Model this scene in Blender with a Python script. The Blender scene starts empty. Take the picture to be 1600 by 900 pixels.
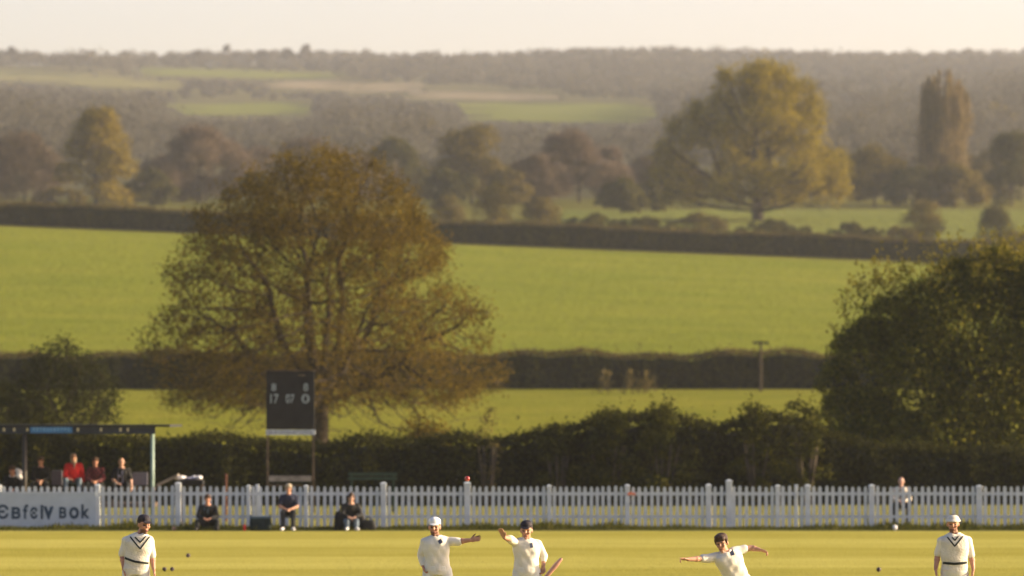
import bpy, bmesh, math, random
import numpy as np
from mathutils import Vector, Matrix, kdtree
from mathutils.bvhtree import BVHTree

R = np.random.default_rng(7)
random.seed(7)
SC = bpy.context.scene
COL = SC.collection
FPX, CX, HY, CAMZ = 6900.0, 800.0, 653.0, 3.0     # focal length in photo pixels, principal column, eye-level row, eye height

# ---------------------------------------------------------------- bookkeeping
def tag(o, label=None, cat=None, group=None, kind=None):
    if label: o['label'] = label
    if cat: o['category'] = cat
    if group: o['group'] = group
    if kind: o['kind'] = kind
    return o

def empty(name, loc, label, cat, group=None):
    o = bpy.data.objects.new(name, None)
    COL.objects.link(o)
    o.location = loc
    o.empty_display_size = 0.2
    return tag(o, label, cat, group)

def link(name, me, m=None, parent=None, loc=None):
    o = bpy.data.objects.new(name, me)
    COL.objects.link(o)
    if m is not None:
        for x in (m if isinstance(m, (list, tuple)) else [m]):
            me.materials.append(x)
    if parent is not None: o.parent = parent
    if loc is not None: o.location = loc
    return o

def np_mesh(name, V, F, smooth=False):
    """V: (n,3) array, F: (m,k) int array with one face size."""
    V = np.asarray(V, np.float32); F = np.asarray(F, np.int32)
    me = bpy.data.meshes.new(name)
    me.vertices.add(len(V)); me.vertices.foreach_set('co', V.ravel())
    k = F.shape[1]
    me.loops.add(F.size); me.loops.foreach_set('vertex_index', F.ravel())
    me.polygons.add(len(F))
    me.polygons.foreach_set('loop_start', np.arange(0, F.size, k, dtype=np.int32))
    me.polygons.foreach_set('use_smooth', np.full(len(F), smooth))
    me.update(calc_edges=True); me.validate()
    return me

class MB:
    """collects closed shapes into one mesh"""
    def __init__(s): s.v = []; s.f = []
    def add(s, V, F):
        b = len(s.v); s.v += [tuple(map(float, p)) for p in V]; s.f += [tuple(b + i for i in q) for q in F]
    def box(s, lo, hi, M=None):
        x0, y0, z0 = lo; x1, y1, z1 = hi
        V = [Vector(p) for p in ((x0,y0,z0),(x1,y0,z0),(x1,y1,z0),(x0,y1,z0),(x0,y0,z1),(x1,y0,z1),(x1,y1,z1),(x0,y1,z1))]
        if M is not None: V = [M @ p for p in V]
        s.add(V, [(0,3,2,1),(4,5,6,7),(0,1,5,4),(1,2,6,5),(2,3,7,6),(3,0,4,7)])
    def capsule(s, p0, p1, r0, r1, n=12, k=4):
        p0 = Vector(p0); p1 = Vector(p1); d = p1 - p0
        d = d.normalized() if d.length > 1e-6 else Vector((0,0,1))
        u = d.orthogonal().normalized(); w = d.cross(u)
        V = [p0 - d*r0]; rings = []
        for i in range(1, k+1):
            a = -math.pi/2 + math.pi/2*i/k; rings.append((p0 + d*r0*math.sin(a), r0*math.cos(a)))
        for i in range(0, k):
            a = math.pi/2*i/k; rings.append((p1 + d*r1*math.sin(a), r1*math.cos(a)))
        for c, r in rings:
            for j in range(n):
                t = 2*math.pi*j/n; V.append(c + u*r*math.cos(t) + w*r*math.sin(t))
        V.append(p1 + d*r1); F = []
        for j in range(n): F.append((0, 1+(j+1) % n, 1+j))
        for i in range(len(rings)-1):
            for j in range(n):
                a = 1+i*n+j; b = 1+i*n+(j+1) % n; F.append((a, b, b+n, a+n))
        l = 1+(len(rings)-1)*n; e = len(V)-1
        for j in range(n): F.append((l+j, l+(j+1) % n, e))
        s.add(V, F)
    def cyl(s, p0, p1, r0, r1=None, n=12):
        r1 = r0 if r1 is None else r1
        p0 = Vector(p0); p1 = Vector(p1); d = (p1-p0).normalized(); u = d.orthogonal().normalized(); w = d.cross(u)
        V = []
        for c, r in ((p0, r0), (p1, r1)):
            for j in range(n):
                t = 2*math.pi*j/n; V.append(c + u*r*math.cos(t) + w*r*math.sin(t))
        F = [(j, (j+1) % n, n+(j+1) % n, n+j) for j in range(n)] + [tuple(range(n-1, -1, -1)), tuple(range(n, 2*n))]
        s.add(V, F)
    def ell(s, c, r, M=None, nu=16, nv=10):
        c = Vector(c); V = []; F = []
        for i in range(nv+1):
            a = -math.pi/2 + math.pi*i/nv
            for j in range(nu):
                t = 2*math.pi*j/nu
                p = Vector((r[0]*math.cos(a)*math.cos(t), r[1]*math.cos(a)*math.sin(t), r[2]*math.sin(a)))
                V.append(c + (M @ p if M is not None else p))
        for i in range(nv):
            for j in range(nu):
                a = i*nu+j; b = i*nu+(j+1) % nu; F.append((a, b, b+nu, a+nu))
        s.add(V, F)
    def loft(s, st, n=24, power=2.3):
        """stations: (centre, half-width vector, half-depth vector)"""
        V = []; F = []
        for c, u, w in st:
            for j in range(n):
                t = 2*math.pi*j/n; a = math.cos(t); b = math.sin(t)
                a = math.copysign(abs(a)**(2/power), a); b = math.copysign(abs(b)**(2/power), b)
                V.append(Vector(c) + Vector(u)*a + Vector(w)*b)
        for i in range(len(st)-1):
            for j in range(n):
                a = i*n+j; b = i*n+(j+1) % n; F.append((a, b, b+n, a+n))
        F.append(tuple(range(n-1, -1, -1))); l = (len(st)-1)*n; F.append(tuple(range(l, l+n)))
        s.add(V, F)
    def mesh(s, name, smooth=False):
        me = bpy.data.meshes.new(name); me.from_pydata(s.v, [], s.f)
        if smooth: me.polygons.foreach_set('use_smooth', [True]*len(me.polygons))
        me.update(); return me
    def build(s, name, m, parent=None, loc=None, smooth=False, bevel=0):
        me = s.mesh(name, smooth); o = link(name, me, m, parent, loc)
        if bevel:
            b = o.modifiers.new('bevel', 'BEVEL'); b.width = bevel; b.segments = 2; b.limit_method = 'ANGLE'
        return o
    def remeshed(s, name, voxel, smooth=3):
        me = s.mesh('tmp'); o = bpy.data.objects.new('tmp', me); COL.objects.link(o)
        m = o.modifiers.new('r', 'REMESH'); m.mode = 'VOXEL'; m.voxel_size = voxel
        if smooth:
            q = o.modifiers.new('s', 'SMOOTH'); q.factor = 0.5; q.iterations = smooth
        dg = bpy.context.evaluated_depsgraph_get()
        out = bpy.data.meshes.new_from_object(o.evaluated_get(dg)); out.name = name
        bpy.data.objects.remove(o); bpy.data.meshes.remove(me)
        out.polygons.foreach_set('use_smooth', [True]*len(out.polygons))
        return out

# ---------------------------------------------------------------- materials
def nodes(name):
    m = bpy.data.materials.new(name); m.use_nodes = True
    nt = m.node_tree; nt.nodes.clear()
    out = nt.nodes.new('ShaderNodeOutputMaterial')
    return m, nt, out

def N(nt, t, **kw):
    n = nt.nodes.new(t)
    for k, v in kw.items(): setattr(n, k, v)
    return n

def rgb(c): return (c[0], c[1], c[2], 1.0)

def mat(name, c, rough=0.7, var=0.15, scale=4.0, bump=0.0, bscale=60.0, spec=0.3, c2=None):
    m, nt, out = nodes(name)
    b = N(nt, 'ShaderNodeBsdfPrincipled'); b.inputs['Roughness'].default_value = rough
    b.inputs['Specular IOR Level'].default_value = spec
    tc = N(nt, 'ShaderNodeTexCoord'); no = N(nt, 'ShaderNodeTexNoise')
    no.inputs['Scale'].default_value = scale; no.inputs['Detail'].default_value = 6
    nt.links.new(tc.outputs['Object'], no.inputs['Vector'])
    mx = N(nt, 'ShaderNodeMix', data_type='RGBA')
    d = c2 if c2 is not None else tuple(x*(1-2*var) for x in c)
    mx.inputs['A'].default_value = rgb(tuple(min(1, x*(1+var)) for x in c)); mx.inputs['B'].default_value = rgb(d)
    rp = N(nt, 'ShaderNodeMapRange'); rp.inputs['From Min'].default_value = 0.3; rp.inputs['From Max'].default_value = 0.7
    nt.links.new(no.outputs['Fac'], rp.inputs['Value']); nt.links.new(rp.outputs['Result'], mx.inputs['Factor'])
    nt.links.new(mx.outputs['Result'], b.inputs['Base Color'])
    if bump:
        n2 = N(nt, 'ShaderNodeTexNoise'); n2.inputs['Scale'].default_value = bscale; n2.inputs['Detail'].default_value = 4
        nt.links.new(tc.outputs['Object'], n2.inputs['Vector'])
        bp = N(nt, 'ShaderNodeBump'); bp.inputs['Strength'].default_value = bump; bp.inputs['Distance'].default_value = 0.02
        nt.links.new(n2.outputs['Fac'], bp.inputs['Height']); nt.links.new(bp.outputs['Normal'], b.inputs['Normal'])
    nt.links.new(b.outputs['BSDF'], out.inputs['Surface'])
    return m

def leafmat(name, c1, c2, c3=None, transl=0.35, nscale=0.5, each=1.0):
    """leaves or twigs: colour varies leaf by leaf and by bough"""
    m, nt, out = nodes(name)
    ge = N(nt, 'ShaderNodeNewGeometry'); tc = N(nt, 'ShaderNodeTexCoord')
    r = N(nt, 'ShaderNodeValToRGB'); e = r.color_ramp.elements
    e[0].color = rgb(c1); e[1].color = rgb(c2)
    if c3 is not None:
        q = r.color_ramp.elements.new(0.5); q.color = rgb(c2); r.color_ramp.elements[2].color = rgb(c3)
    no = N(nt, 'ShaderNodeTexNoise'); no.inputs['Scale'].default_value = nscale; no.inputs['Detail'].default_value = 2
    nt.links.new(tc.outputs['Object'], no.inputs['Vector'])
    ma = N(nt, 'ShaderNodeMath', operation='MULTIPLY_ADD'); ma.inputs[1].default_value = 1.1; ma.inputs[2].default_value = -0.5
    ad = N(nt, 'ShaderNodeMath', operation='ADD')
    nt.links.new(no.outputs['Fac'], ma.inputs[0]); nt.links.new(ma.outputs[0], ad.inputs[0])
    ew = N(nt, 'ShaderNodeMath', operation='MULTIPLY_ADD'); ew.inputs[1].default_value = each; ew.inputs[2].default_value = .5-.5*each
    nt.links.new(ge.outputs['Random Per Island'], ew.inputs[0]); nt.links.new(ew.outputs[0], ad.inputs[1]); nt.links.new(ad.outputs[0], r.inputs['Fac'])
    d = N(nt, 'ShaderNodeBsdfDiffuse'); t = N(nt, 'ShaderNodeBsdfTranslucent'); mx = N(nt, 'ShaderNodeMixShader')
    nt.links.new(r.outputs['Color'], d.inputs['Color']); nt.links.new(r.outputs['Color'], t.inputs['Color'])
    mx.inputs['Fac'].default_value = transl
    nt.links.new(d.outputs[0], mx.inputs[1]); nt.links.new(t.outputs[0], mx.inputs[2])
    nt.links.new(mx.outputs[0], out.inputs['Surface'])
    return m

def grassmat(name, c1, c2, scale=0.25, tilt=1.3, fine=35.0, stripes=None, streak=None, amount=1.0):
    """turf seen at a low angle: upright blades, so the shading normals are scattered"""
    m, nt, out = nodes(name)
    tc = N(nt, 'ShaderNodeTexCoord')
    mp = N(nt, 'ShaderNodeMapping'); mp.inputs['Scale'].default_value = streak or (1, 1, 1)
    nt.links.new(tc.outputs['Object'], mp.inputs['Vector'])
    no = N(nt, 'ShaderNodeTexNoise'); no.inputs['Scale'].default_value = scale; no.inputs['Detail'].default_value = 9; no.inputs['Roughness'].default_value = 0.72
    nt.links.new(mp.outputs['Vector'], no.inputs['Vector'])
    rp = N(nt, 'ShaderNodeMapRange'); rp.inputs['From Min'].default_value = 0.5-0.22/amount; rp.inputs['From Max'].default_value = 0.5+0.22/amount
    nt.links.new(no.outputs['Fac'], rp.inputs['Value'])
    mx = N(nt, 'ShaderNodeMix', data_type='RGBA'); mx.inputs['A'].default_value = rgb(c1); mx.inputs['B'].default_value = rgb(c2)
    fac = rp.outputs['Result']
    if stripes:
        width, off, gain = stripes
        sx = N(nt, 'ShaderNodeSeparateXYZ'); nt.links.new(tc.outputs['Object'], sx.inputs[0])
        wob = N(nt, 'ShaderNodeTexNoise'); wob.inputs['Scale'].default_value = 0.15; nt.links.new(tc.outputs['Object'], wob.inputs['Vector'])
        a0 = N(nt, 'ShaderNodeMath', operation='MULTIPLY_ADD'); a0.inputs[1].default_value = 1.2; nt.links.new(wob.outputs['Fac'], a0.inputs[0]); nt.links.new(sx.outputs['Y'], a0.inputs[2])
        a1 = N(nt, 'ShaderNodeMath', operation='MULTIPLY_ADD'); a1.inputs[1].default_value = math.pi/width; a1.inputs[2].default_value = -off*math.pi/width
        nt.links.new(a0.outputs[0], a1.inputs[0])
        s = N(nt, 'ShaderNodeMath', operation='SINE'); nt.links.new(a1.outputs[0], s.inputs[0])
        s2 = N(nt, 'ShaderNodeMath', operation='MULTIPLY'); s2.inputs[1].default_value = 2.6; s2.use_clamp = False; nt.links.new(s.outputs[0], s2.inputs[0])
        cl = N(nt, 'ShaderNodeClamp'); cl.inputs['Min'].default_value = -1; cl.inputs['Max'].default_value = 1; nt.links.new(s2.outputs[0], cl.inputs['Value'])
        a2 = N(nt, 'ShaderNodeMath', operation='MULTIPLY_ADD'); a2.inputs[1].default_value = gain
        nt.links.new(cl.outputs[0], a2.inputs[0]); nt.links.new(rp.outputs['Result'], a2.inputs[2])
        fac = a2.outputs[0]
    nt.links.new(fac, mx.inputs['Factor'])
    n2 = N(nt, 'ShaderNodeTexNoise'); n2.inputs['Scale'].default_value = fine; n2.inputs['Detail'].default_value = 2
    nt.links.new(tc.outputs['Object'], n2.inputs['Vector'])
    sb = N(nt, 'ShaderNodeVectorMath', operation='SUBTRACT'); sb.inputs[1].default_value = (0.5, 0.5, 0.5)
    sc = N(nt, 'ShaderNodeVectorMath', operation='SCALE'); sc.inputs['Scale'].default_value = tilt*4
    ge = N(nt, 'ShaderNodeNewGeometry'); ad = N(nt, 'ShaderNodeVectorMath', operation='ADD'); nn = N(nt, 'ShaderNodeVectorMath', operation='NORMALIZE')
    nt.links.new(n2.outputs['Color'], sb.inputs[0]); nt.links.new(sb.outputs[0], sc.inputs[0])
    nt.links.new(sc.outputs[0], ad.inputs[0]); nt.links.new(ge.outputs['Normal'], ad.inputs[1]); nt.links.new(ad.outputs[0], nn.inputs[0])
    d = N(nt, 'ShaderNodeBsdfDiffuse'); nt.links.new(mx.outputs['Result'], d.inputs['Color']); nt.links.new(nn.outputs[0], d.inputs['Normal'])
    nt.links.new(d.outputs[0], out.inputs['Surface'])
    return m

M = {}
M['ground'] = grassmat('rough pasture', (.10,.105,.022), (.16,.14,.035), 0.3)
M['wood_floor'] = grassmat('rough hill grass and brush', (.085,.08,.04), (.14,.125,.062), 0.02, tilt=.8, fine=4)
M['outfield'] = grassmat('mown outfield', (.32,.285,.052), (.455,.40,.10), 0.35, stripes=(7.1, 103.0, .24), streak=(.35,1,1), tilt=1.4, amount=.9)
M['verge'] = grassmat('verge beyond the boundary', (.19,.185,.055), (.25,.23,.08), 0.5, tilt=1.4)
M['meadow'] = grassmat('hill meadow', (.140,.168,.018), (.215,.218,.030), 0.09, tilt=1.5, fine=6, streak=(.45,1,1))
M['strip'] = grassmat('sunlit strip of meadow', (.15,.165,.018), (.24,.22,.035), 0.12, tilt=1.5, fine=8)
M['far_green'] = grassmat('far green field', (.135,.155,.032), (.175,.18,.045), 0.02, tilt=1.4, fine=2)
M['far_olive'] = grassmat('far olive field', (.16,.155,.06), (.21,.19,.08), 0.02, tilt=1.4, fine=2)
M['far_tan'] = grassmat('far stubble field', (.20,.165,.105), (.26,.21,.13), 0.02, tilt=1.4, fine=2)
M['bark'] = mat('bark', (.055,.042,.028), .9, .3, 6, .8, 30, .1)
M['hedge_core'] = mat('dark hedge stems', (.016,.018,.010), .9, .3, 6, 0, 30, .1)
M['bark_far'] = mat('grey bark', (.06,.048,.036), .9, .3, 2, 0, 30, .1)
M['white_paint'] = mat('weathered white paint', (.52,.555,.585), .6, .07, 5, .15, 40)
M['sign_board'] = mat('pale banner board', (.40,.45,.50), .6, .05, 3, .05, 20)
M['lettering'] = mat('dark blue lettering', (.03,.055,.09), .6, .1)
M['black_board'] = mat('black painted board', (.018,.017,.016), .75, .2, 3, .2, 30)
M['digit'] = mat('pale number plate', (.27,.31,.31), .6, .12, 8)
M['caption'] = mat('grey white caption strip', (.50,.53,.55), .6, .15, 9)
M['old_wood'] = mat('old brown timber', (.10,.07,.045), .85, .3, 6, .5, 40)
M['pale_wood'] = mat('pale grey timber', (.28,.24,.20), .8, .2, 5, .3, 40)
M['green_post'] = mat('pale green painted steel', (.22,.30,.26), .5, .1)
M['dark_post'] = mat('dark painted steel', (.045,.04,.035), .6, .1)
M['roof'] = mat('dark shelter roof', (.02,.021,.023), .7, .2)
M['fascia'] = mat('navy fascia board', (.025,.03,.04), .6, .15)
M['blue_sign'] = mat('blue sign board', (.05,.16,.32), .5, .12, 12)
M['blue_mark'] = mat('lighter blue mark', (.14,.30,.48), .5, .1)
M['plaque'] = mat('cream plaque', (.50,.44,.26), .6, .1)
M['grey_seat'] = mat('lilac grey plastic', (.16,.155,.19), .5, .1)
M['skin'] = mat('skin', (.44,.235,.155), .55, .08, 18, .05, 80, .3)
M['skin_dark'] = mat('ruddy skin', (.46,.23,.155), .55, .08, 18, .05, 80, .3)
M['skin_pale'] = mat('pale skin', (.52,.31,.23), .55, .08, 18, .05, 80, .3)
M['stubble'] = mat('short dark beard', (.17,.085,.055), .7, .15, 60)
M['eye'] = mat('dark eye', (.02,.015,.012), .3, .05)
M['lip'] = mat('lip', (.26,.09,.075), .5, .05)
M['hair_brown'] = mat('brown hair', (.065,.034,.020), .6, .3, 40, .5, 90)
M['hair_fair'] = mat('fair hair', (.42,.30,.15), .6, .25, 40, .5, 90)
M['hair_grey'] = mat('grey fair hair', (.38,.32,.24), .6, .25, 40, .5, 90)
M['whites'] = mat('cricket whites', (.70,.66,.57), .85, .04, 7, .3, 25, .1)
M['trousers_white'] = mat('white flannel', (.68,.66,.60), .85, .04, 7, .3, 25, .1)
M['sweater'] = mat('cream knitted vest', (.68,.63,.53), .9, .06, 9, .7, 45, .1)
M['stripe'] = mat('black green knitted stripe', (.022,.026,.024), .9, .1)
M['badge'] = mat('navy badge', (.02,.03,.07), .7, .1)
M['cap_navy'] = mat('dark navy cap', (.020,.016,.024), .75, .15, 20)
M['cap_white'] = mat('white cotton cap', (.78,.76,.72), .8, .06, 20)
M['cap_cream'] = mat('cream hat', (.66,.60,.50), .8, .08, 20)
M['navy_cloth'] = mat('navy polo cloth', (.016,.02,.045), .85, .15, 10, .4, 16)
M['black_cloth'] = mat('black jacket cloth', (.014,.014,.016), .85, .2, 10, .4, 16)
M['charcoal'] = mat('charcoal trouser cloth', (.022,.024,.028), .85, .2, 10, .4, 16)
M['slate'] = mat('slate blue shirt', (.07,.10,.15), .85, .1, 10, .3, 16)
M['denim'] = mat('washed denim', (.13,.17,.22), .85, .2, 12, .3, 16)
M['red_cloth'] = mat('red fleece', (.72,.030,.030), .85, .1, 10, .4, 16)
M['lilac'] = mat('lilac shirt', (.30,.30,.42), .85, .1, 10, .3, 16)
M['white_cloth'] = mat('white cloth', (.72,.70,.72), .85, .06, 10, .5, 12)
M['beige_cloth'] = mat('beige jacket cloth', (.52,.46,.38), .85, .1, 10, .4, 14)
M['shoe_white'] = mat('white shoe', (.68,.66,.64), .6, .1)
M['shoe_dark'] = mat('dark shoe', (.03,.025,.022), .5, .1)
M['red_ball'] = mat('red leather', (.30,.02,.018), .35, .15, 30, spec=.5)
M['dark_ball'] = mat('dark red leather', (.035,.012,.014), .4, .2, 30, spec=.5)
M['willow'] = mat('pinkish willow', (.46,.24,.17), .5, .1, 8)
M['rubber'] = mat('black rubber grip', (.02,.02,.022), .7, .1)
M['bag_green'] = mat('dark green canvas', (.016,.028,.028), .8, .2, 10, .4, 20)
M['bag_rim'] = mat('slate bag trim', (.10,.15,.18), .7, .1)
M['bag_black'] = mat('black nylon', (.012,.012,.013), .7, .2, 10, .5, 14)
M['orange'] = mat('orange tape', (.75,.20,.10), .6, .1)
M['rust'] = mat('rusty red paint', (.10,.035,.02), .8, .2)
M['bench_green'] = mat('dark green bench paint', (.025,.05,.03), .7, .15)

def plaid():
    m, nt, out = nodes('red and black plaid')
    b = N(nt, 'ShaderNodeBsdfPrincipled'); b.inputs['Roughness'].default_value = .9
    tc = N(nt, 'ShaderNodeTexCoord'); ck = N(nt, 'ShaderNodeTexChecker'); ck.inputs['Scale'].default_value = 16
    ck.inputs['Color1'].default_value = (.20,.03,.035,1); ck.inputs['Color2'].default_value = (.025,.015,.02,1)
    nt.links.new(tc.outputs['Object'], ck.inputs['Vector']); nt.links.new(ck.outputs['Color'], b.inputs['Base Color'])
    nt.links.new(b.outputs['BSDF'], out.inputs['Surface']); return m
M['plaid'] = plaid()

L = {}
L['main'] = leafmat('young bronze leaves', (.050,.040,.011), (.102,.074,.014), (.175,.122,.021), .45, .35)
L['oak'] = leafmat('young golden oak leaves', (.10,.085,.010), (.20,.155,.014), (.28,.215,.02), .45, .2)
L['gold'] = leafmat('golden green leaves', (.10,.075,.014), (.17,.125,.016), (.22,.17,.022), .4, .15)
L['dull'] = leafmat('olive brown leaves', (.07,.058,.02), (.11,.085,.02), (.15,.115,.026), .35, .15)
L['dark'] = leafmat('dark olive leaves', (.035,.036,.013), (.06,.055,.016), (.085,.075,.02), .3, .15)
L['bush'] = leafmat('green bush leaves', (.046,.054,.010), (.105,.106,.015), (.20,.18,.022), .5, .6)
L['shrub'] = leafmat('dark shrub leaves', (.020,.024,.007), (.042,.044,.010), (.085,.08,.014), .35, .6)
L['lit_tips'] = leafmat('shoot leaves painted sunlit', (.09,.085,.014), (.15,.13,.02), (.21,.175,.03), .45, .6)  # paler, golden bush leaf colour: sunlight on the shoot tips is painted in
L['hedge'] = leafmat('hedge leaves', (.017,.019,.007), (.034,.035,.010), (.056,.055,.014), .3, .5)
L['hedge_brown'] = leafmat('brown hedge leaves', (.07,.055,.022), (.10,.08,.028), (.14,.105,.036), .3, .4)
L['smalltree'] = leafmat('dark green leaves', (.012,.016,.006), (.024,.027,.008), (.042,.043,.011), .3, .6)
L['twig'] = leafmat('brown twigs', (.085,.066,.046), (.125,.095,.062), (.17,.125,.08), .15, .1)
L['twig_pink'] = leafmat('pinkish brown twigs', (.11,.085,.062), (.155,.115,.080), (.195,.145,.098), .15, .1)
L['poplar'] = leafmat('amber poplar twigs', (.15,.115,.052), (.22,.165,.075), (.27,.205,.095), .25, .1)
L['wood'] = leafmat('far woodland', (.072,.070,.062), (.098,.092,.078), (.125,.118,.085), .35, .03, .35)  # winter grey, paled further: part of the distance haze is painted into it
L['grass'] = leafmat('long grass blades', (.030,.040,.010), (.060,.068,.014), (.12,.108,.026), .4, 1.2)

# ---------------------------------------------------------------- terrain
_ctl = [(-600,0),(155,0),(200,1.4),(250,3.0),(310,4.9),(370,8.6),(430,13.3),(490,18.8),(550,24.4),(620,29.2),(700,34.4),(760,38.6),(850,45),(1000,56),
        (1200,73.5),(1500,102),(1900,141),(2300,179),(2600,208.7),(2750,223.2),(2900,232),(3200,225),(4500,150)]
_gy = np.arange(-600, 4500, 2.0)
_gz = np.interp(_gy, [c[0] for c in _ctl], [c[1] for c in _ctl])
_k = np.hanning(29); _k /= _k.sum()
_gs = np.convolve(np.pad(_gz, 14, mode='edge'), _k, mode='valid')
_w = np.clip((_gy-165)/30, 0, 1)
_gz = _gz*(1-_w) + _gs*_w
def sst(a, b, x):
    t = np.clip((x-a)/(b-a), 0, 1); return t*t*(3-2*t)
def gz(x, y):
    x = np.asarray(x, float); y = np.asarray(y, float)
    z = np.interp(y, _gy, _gz)
    z = z - .04*np.clip(x, -75, 75)*sst(320, 500, y)*(1-sst(600, 720, y))
    z = z + (np.sin(x/310+1.3)*np.sin(y/420+.4)*2.4 + np.sin(x/130)*1.0*np.sin(y/200))*sst(1100, 1900, y)
    return z
def gzf(x, y): return float(gz(x, y))
def wx(px, Y): return (px-CX)/FPX*Y
def wz(py, Y): return CAMZ + (HY-py)/FPX*Y
def ppx(x, Y): return CX + x/Y*FPX
def ppy(z, Y): return HY - (z-CAMZ)/Y*FPX
_ys = np.concatenate([np.arange(100, 1000, 2.0), np.arange(1000, 2900, 5.0)])
def ground_at(px, py, lo=560.0):
    ys = _ys[_ys > lo]
    p = ppy(gz(wx(px, ys), ys), ys)
    i = np.argmax(p <= py)
    if p[i] > py: i = len(ys)-1
    return wx(px, ys[i]), ys[i]

def grid(name, xs, ys, off, m, kind='structure'):
    X, Y = np.meshgrid(xs, ys); Z = gz(X, Y) + off
    V = np.stack([X, Y, Z], -1).reshape(-1, 3)
    nx, ny = len(xs), len(ys); i = np.arange(nx*ny).reshape(ny, nx)
    F = np.stack([i[:-1,:-1], i[:-1,1:], i[1:,1:], i[1:,:-1]], -1).reshape(-1, 4)
    o = link(name, np_mesh(name, V, F, True), m); o['kind'] = kind; return o

xs = np.unique(np.concatenate([np.linspace(-2400, -420, 34), np.linspace(-420, 420, 141), np.linspace(420, 2400, 34)]))
ys = np.concatenate([np.linspace(-250, 150, 30), np.arange(155, 900, 5.0), np.arange(900, 3000, 15.0), np.linspace(3000, 4000, 20)])
tag(grid('ground', xs, ys, -0.05, M['ground']), None)
grid('outfield', np.linspace(-90, 90, 61), np.linspace(-40, 117.0, 80), 0.0, M['outfield'])
grid('verge', np.linspace(-90, 90, 61), np.linspace(117.0, 168, 40), -0.004, M['verge'])
grid('meadow_strip', np.linspace(-70, 70, 41), np.arange(172, 311, 3.0), 0.0, M['strip'])
grid('hill_meadow', np.linspace(-140, 140, 71), np.arange(313, 553, 4.0), 0.0, M['meadow'])
grid('far_pasture', np.linspace(8, 180, 40), np.arange(606, 772, 4.0), 0.0, M['far_green'])
xs2 = np.linspace(-420, 420, 85)
grid('woodland_floor', xs2, np.arange(860, 2880, 15.0), 0.02, M['wood_floor'])

FIELDS = [
    ('olive_field', 'far_olive', [(-40,109),(60,110),(180,121),(288,132),(275,140),(180,138),(60,129),(-40,124)]),
    ('ridge_field', 'far_green', [(215,106),(520,113),(528,125),(225,118)]),
    ('stubble_field', 'far_tan', [(415,128),(545,126),(552,142),(430,141)]),
    ('stubble_field', 'far_tan', [(556,130),(662,132),(652,146),(552,146)]),
    ('stubble_field', 'far_tan', [(640,143),(862,147),(875,158),(640,156)]),
    ('hill_field', 'far_green', [(262,162),(490,162),(478,182),(300,180)]),
    ('hill_field', 'far_green', [(715,161),(1012,162),(1028,178),(1000,192),(735,188)]),
]
def inpoly(px, py, P):
    c = np.zeros(np.shape(px), bool); n = len(P)
    for i in range(n):
        x0, y0 = P[i]; x1, y1 = P[(i+1) % n]
        if y0 == y1: continue
        c ^= ((y0 > py) != (y1 > py)) & (px < (x1-x0)*(py-y0)/(y1-y0)+x0)
    return c
for nm, mk, P in FIELDS:
    cs = np.array([ground_at(a, b, 900) for a, b in P])
    x0, x1 = cs[:,0].min(), cs[:,0].max(); y0, y1 = cs[:,1].min(), cs[:,1].max()
    nx = max(12, int((x1-x0)/3)); ny = max(8, int((y1-y0)/6))
    gx = np.linspace(x0, x1, nx); gy = np.linspace(y0, y1, ny)
    X, Y = np.meshgrid(gx, gy); V = np.stack([X, Y, gz(X, Y)+.25], -1).reshape(-1, 3)
    i = np.arange(nx*ny).reshape(ny, nx)
    F = np.stack([i[:-1,:-1], i[:-1,1:], i[1:,1:], i[1:,:-1]], -1).reshape(-1, 4)
    cx, cy = V[F].mean(1)[:,0], V[F].mean(1)[:,1]
    keep = inpoly(cx+9*np.sin(cy/17)+6*np.sin(cy/7), cy+14*np.sin(cx/31)+9*np.sin(cx/11+1), [tuple(c) for c in cs])
    o = link(nm, np_mesh(nm, V, F[keep], True), M[mk]); o['kind'] = 'structure'
# raster of the fields, so that far trees leave them open
_mk = np.zeros((500, 1900), bool)
_qx, _qy = np.meshgrid(np.arange(1900)-150.0, np.arange(500.0))
for nm, mk, P in FIELDS: _mk |= inpoly(_qx, _qy, P)
_ii = np.pad(_mk.astype(np.int32).cumsum(0).cumsum(1), ((1,0),(1,0)))
def hits(x0, y0, x1, y1):
    x0 = np.clip(int(x0)+150, 0, 1899); x1 = np.clip(int(x1)+150, 0, 1899); y0 = np.clip(int(y0), 0, 499); y1 = np.clip(int(y1), 0, 499)
    return _ii[y1+1, x1+1]-_ii[y0, x1+1]-_ii[y1+1, x0]+_ii[y0, x0]

# ---------------------------------------------------------------- foliage
def unit(v): return v/np.maximum(np.linalg.norm(v, axis=-1, keepdims=True), 1e-9)
def leaves(C, size, nrm=None, rnd=1.0, aspect=.6, along=None):
    """pointed four-corner leaves round the centres C"""
    n = len(C); size = np.broadcast_to(size, (n,)).reshape(n, 1)
    d = unit(R.normal(size=(n, 3)))
    if nrm is not None: d = unit(nrm + d*rnd)
    a = unit(np.cross(d, R.normal(size=(n, 3)))) if along is None else unit(along)
    b = unit(np.cross(d, a))*aspect
    V = np.stack([C - a*size*.5, C + b*size*.5 + d*size*.06, C + a*size*.5, C - b*size*.5 + d*size*.06], 1).reshape(-1, 3)
    return V
def leafobj(name, V, m, parent=None, loc=None):
    F = np.arange(len(V), dtype=np.int32).reshape(-1, 4)
    return link(name, np_mesh(name, V, F), m, parent, loc)

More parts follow.
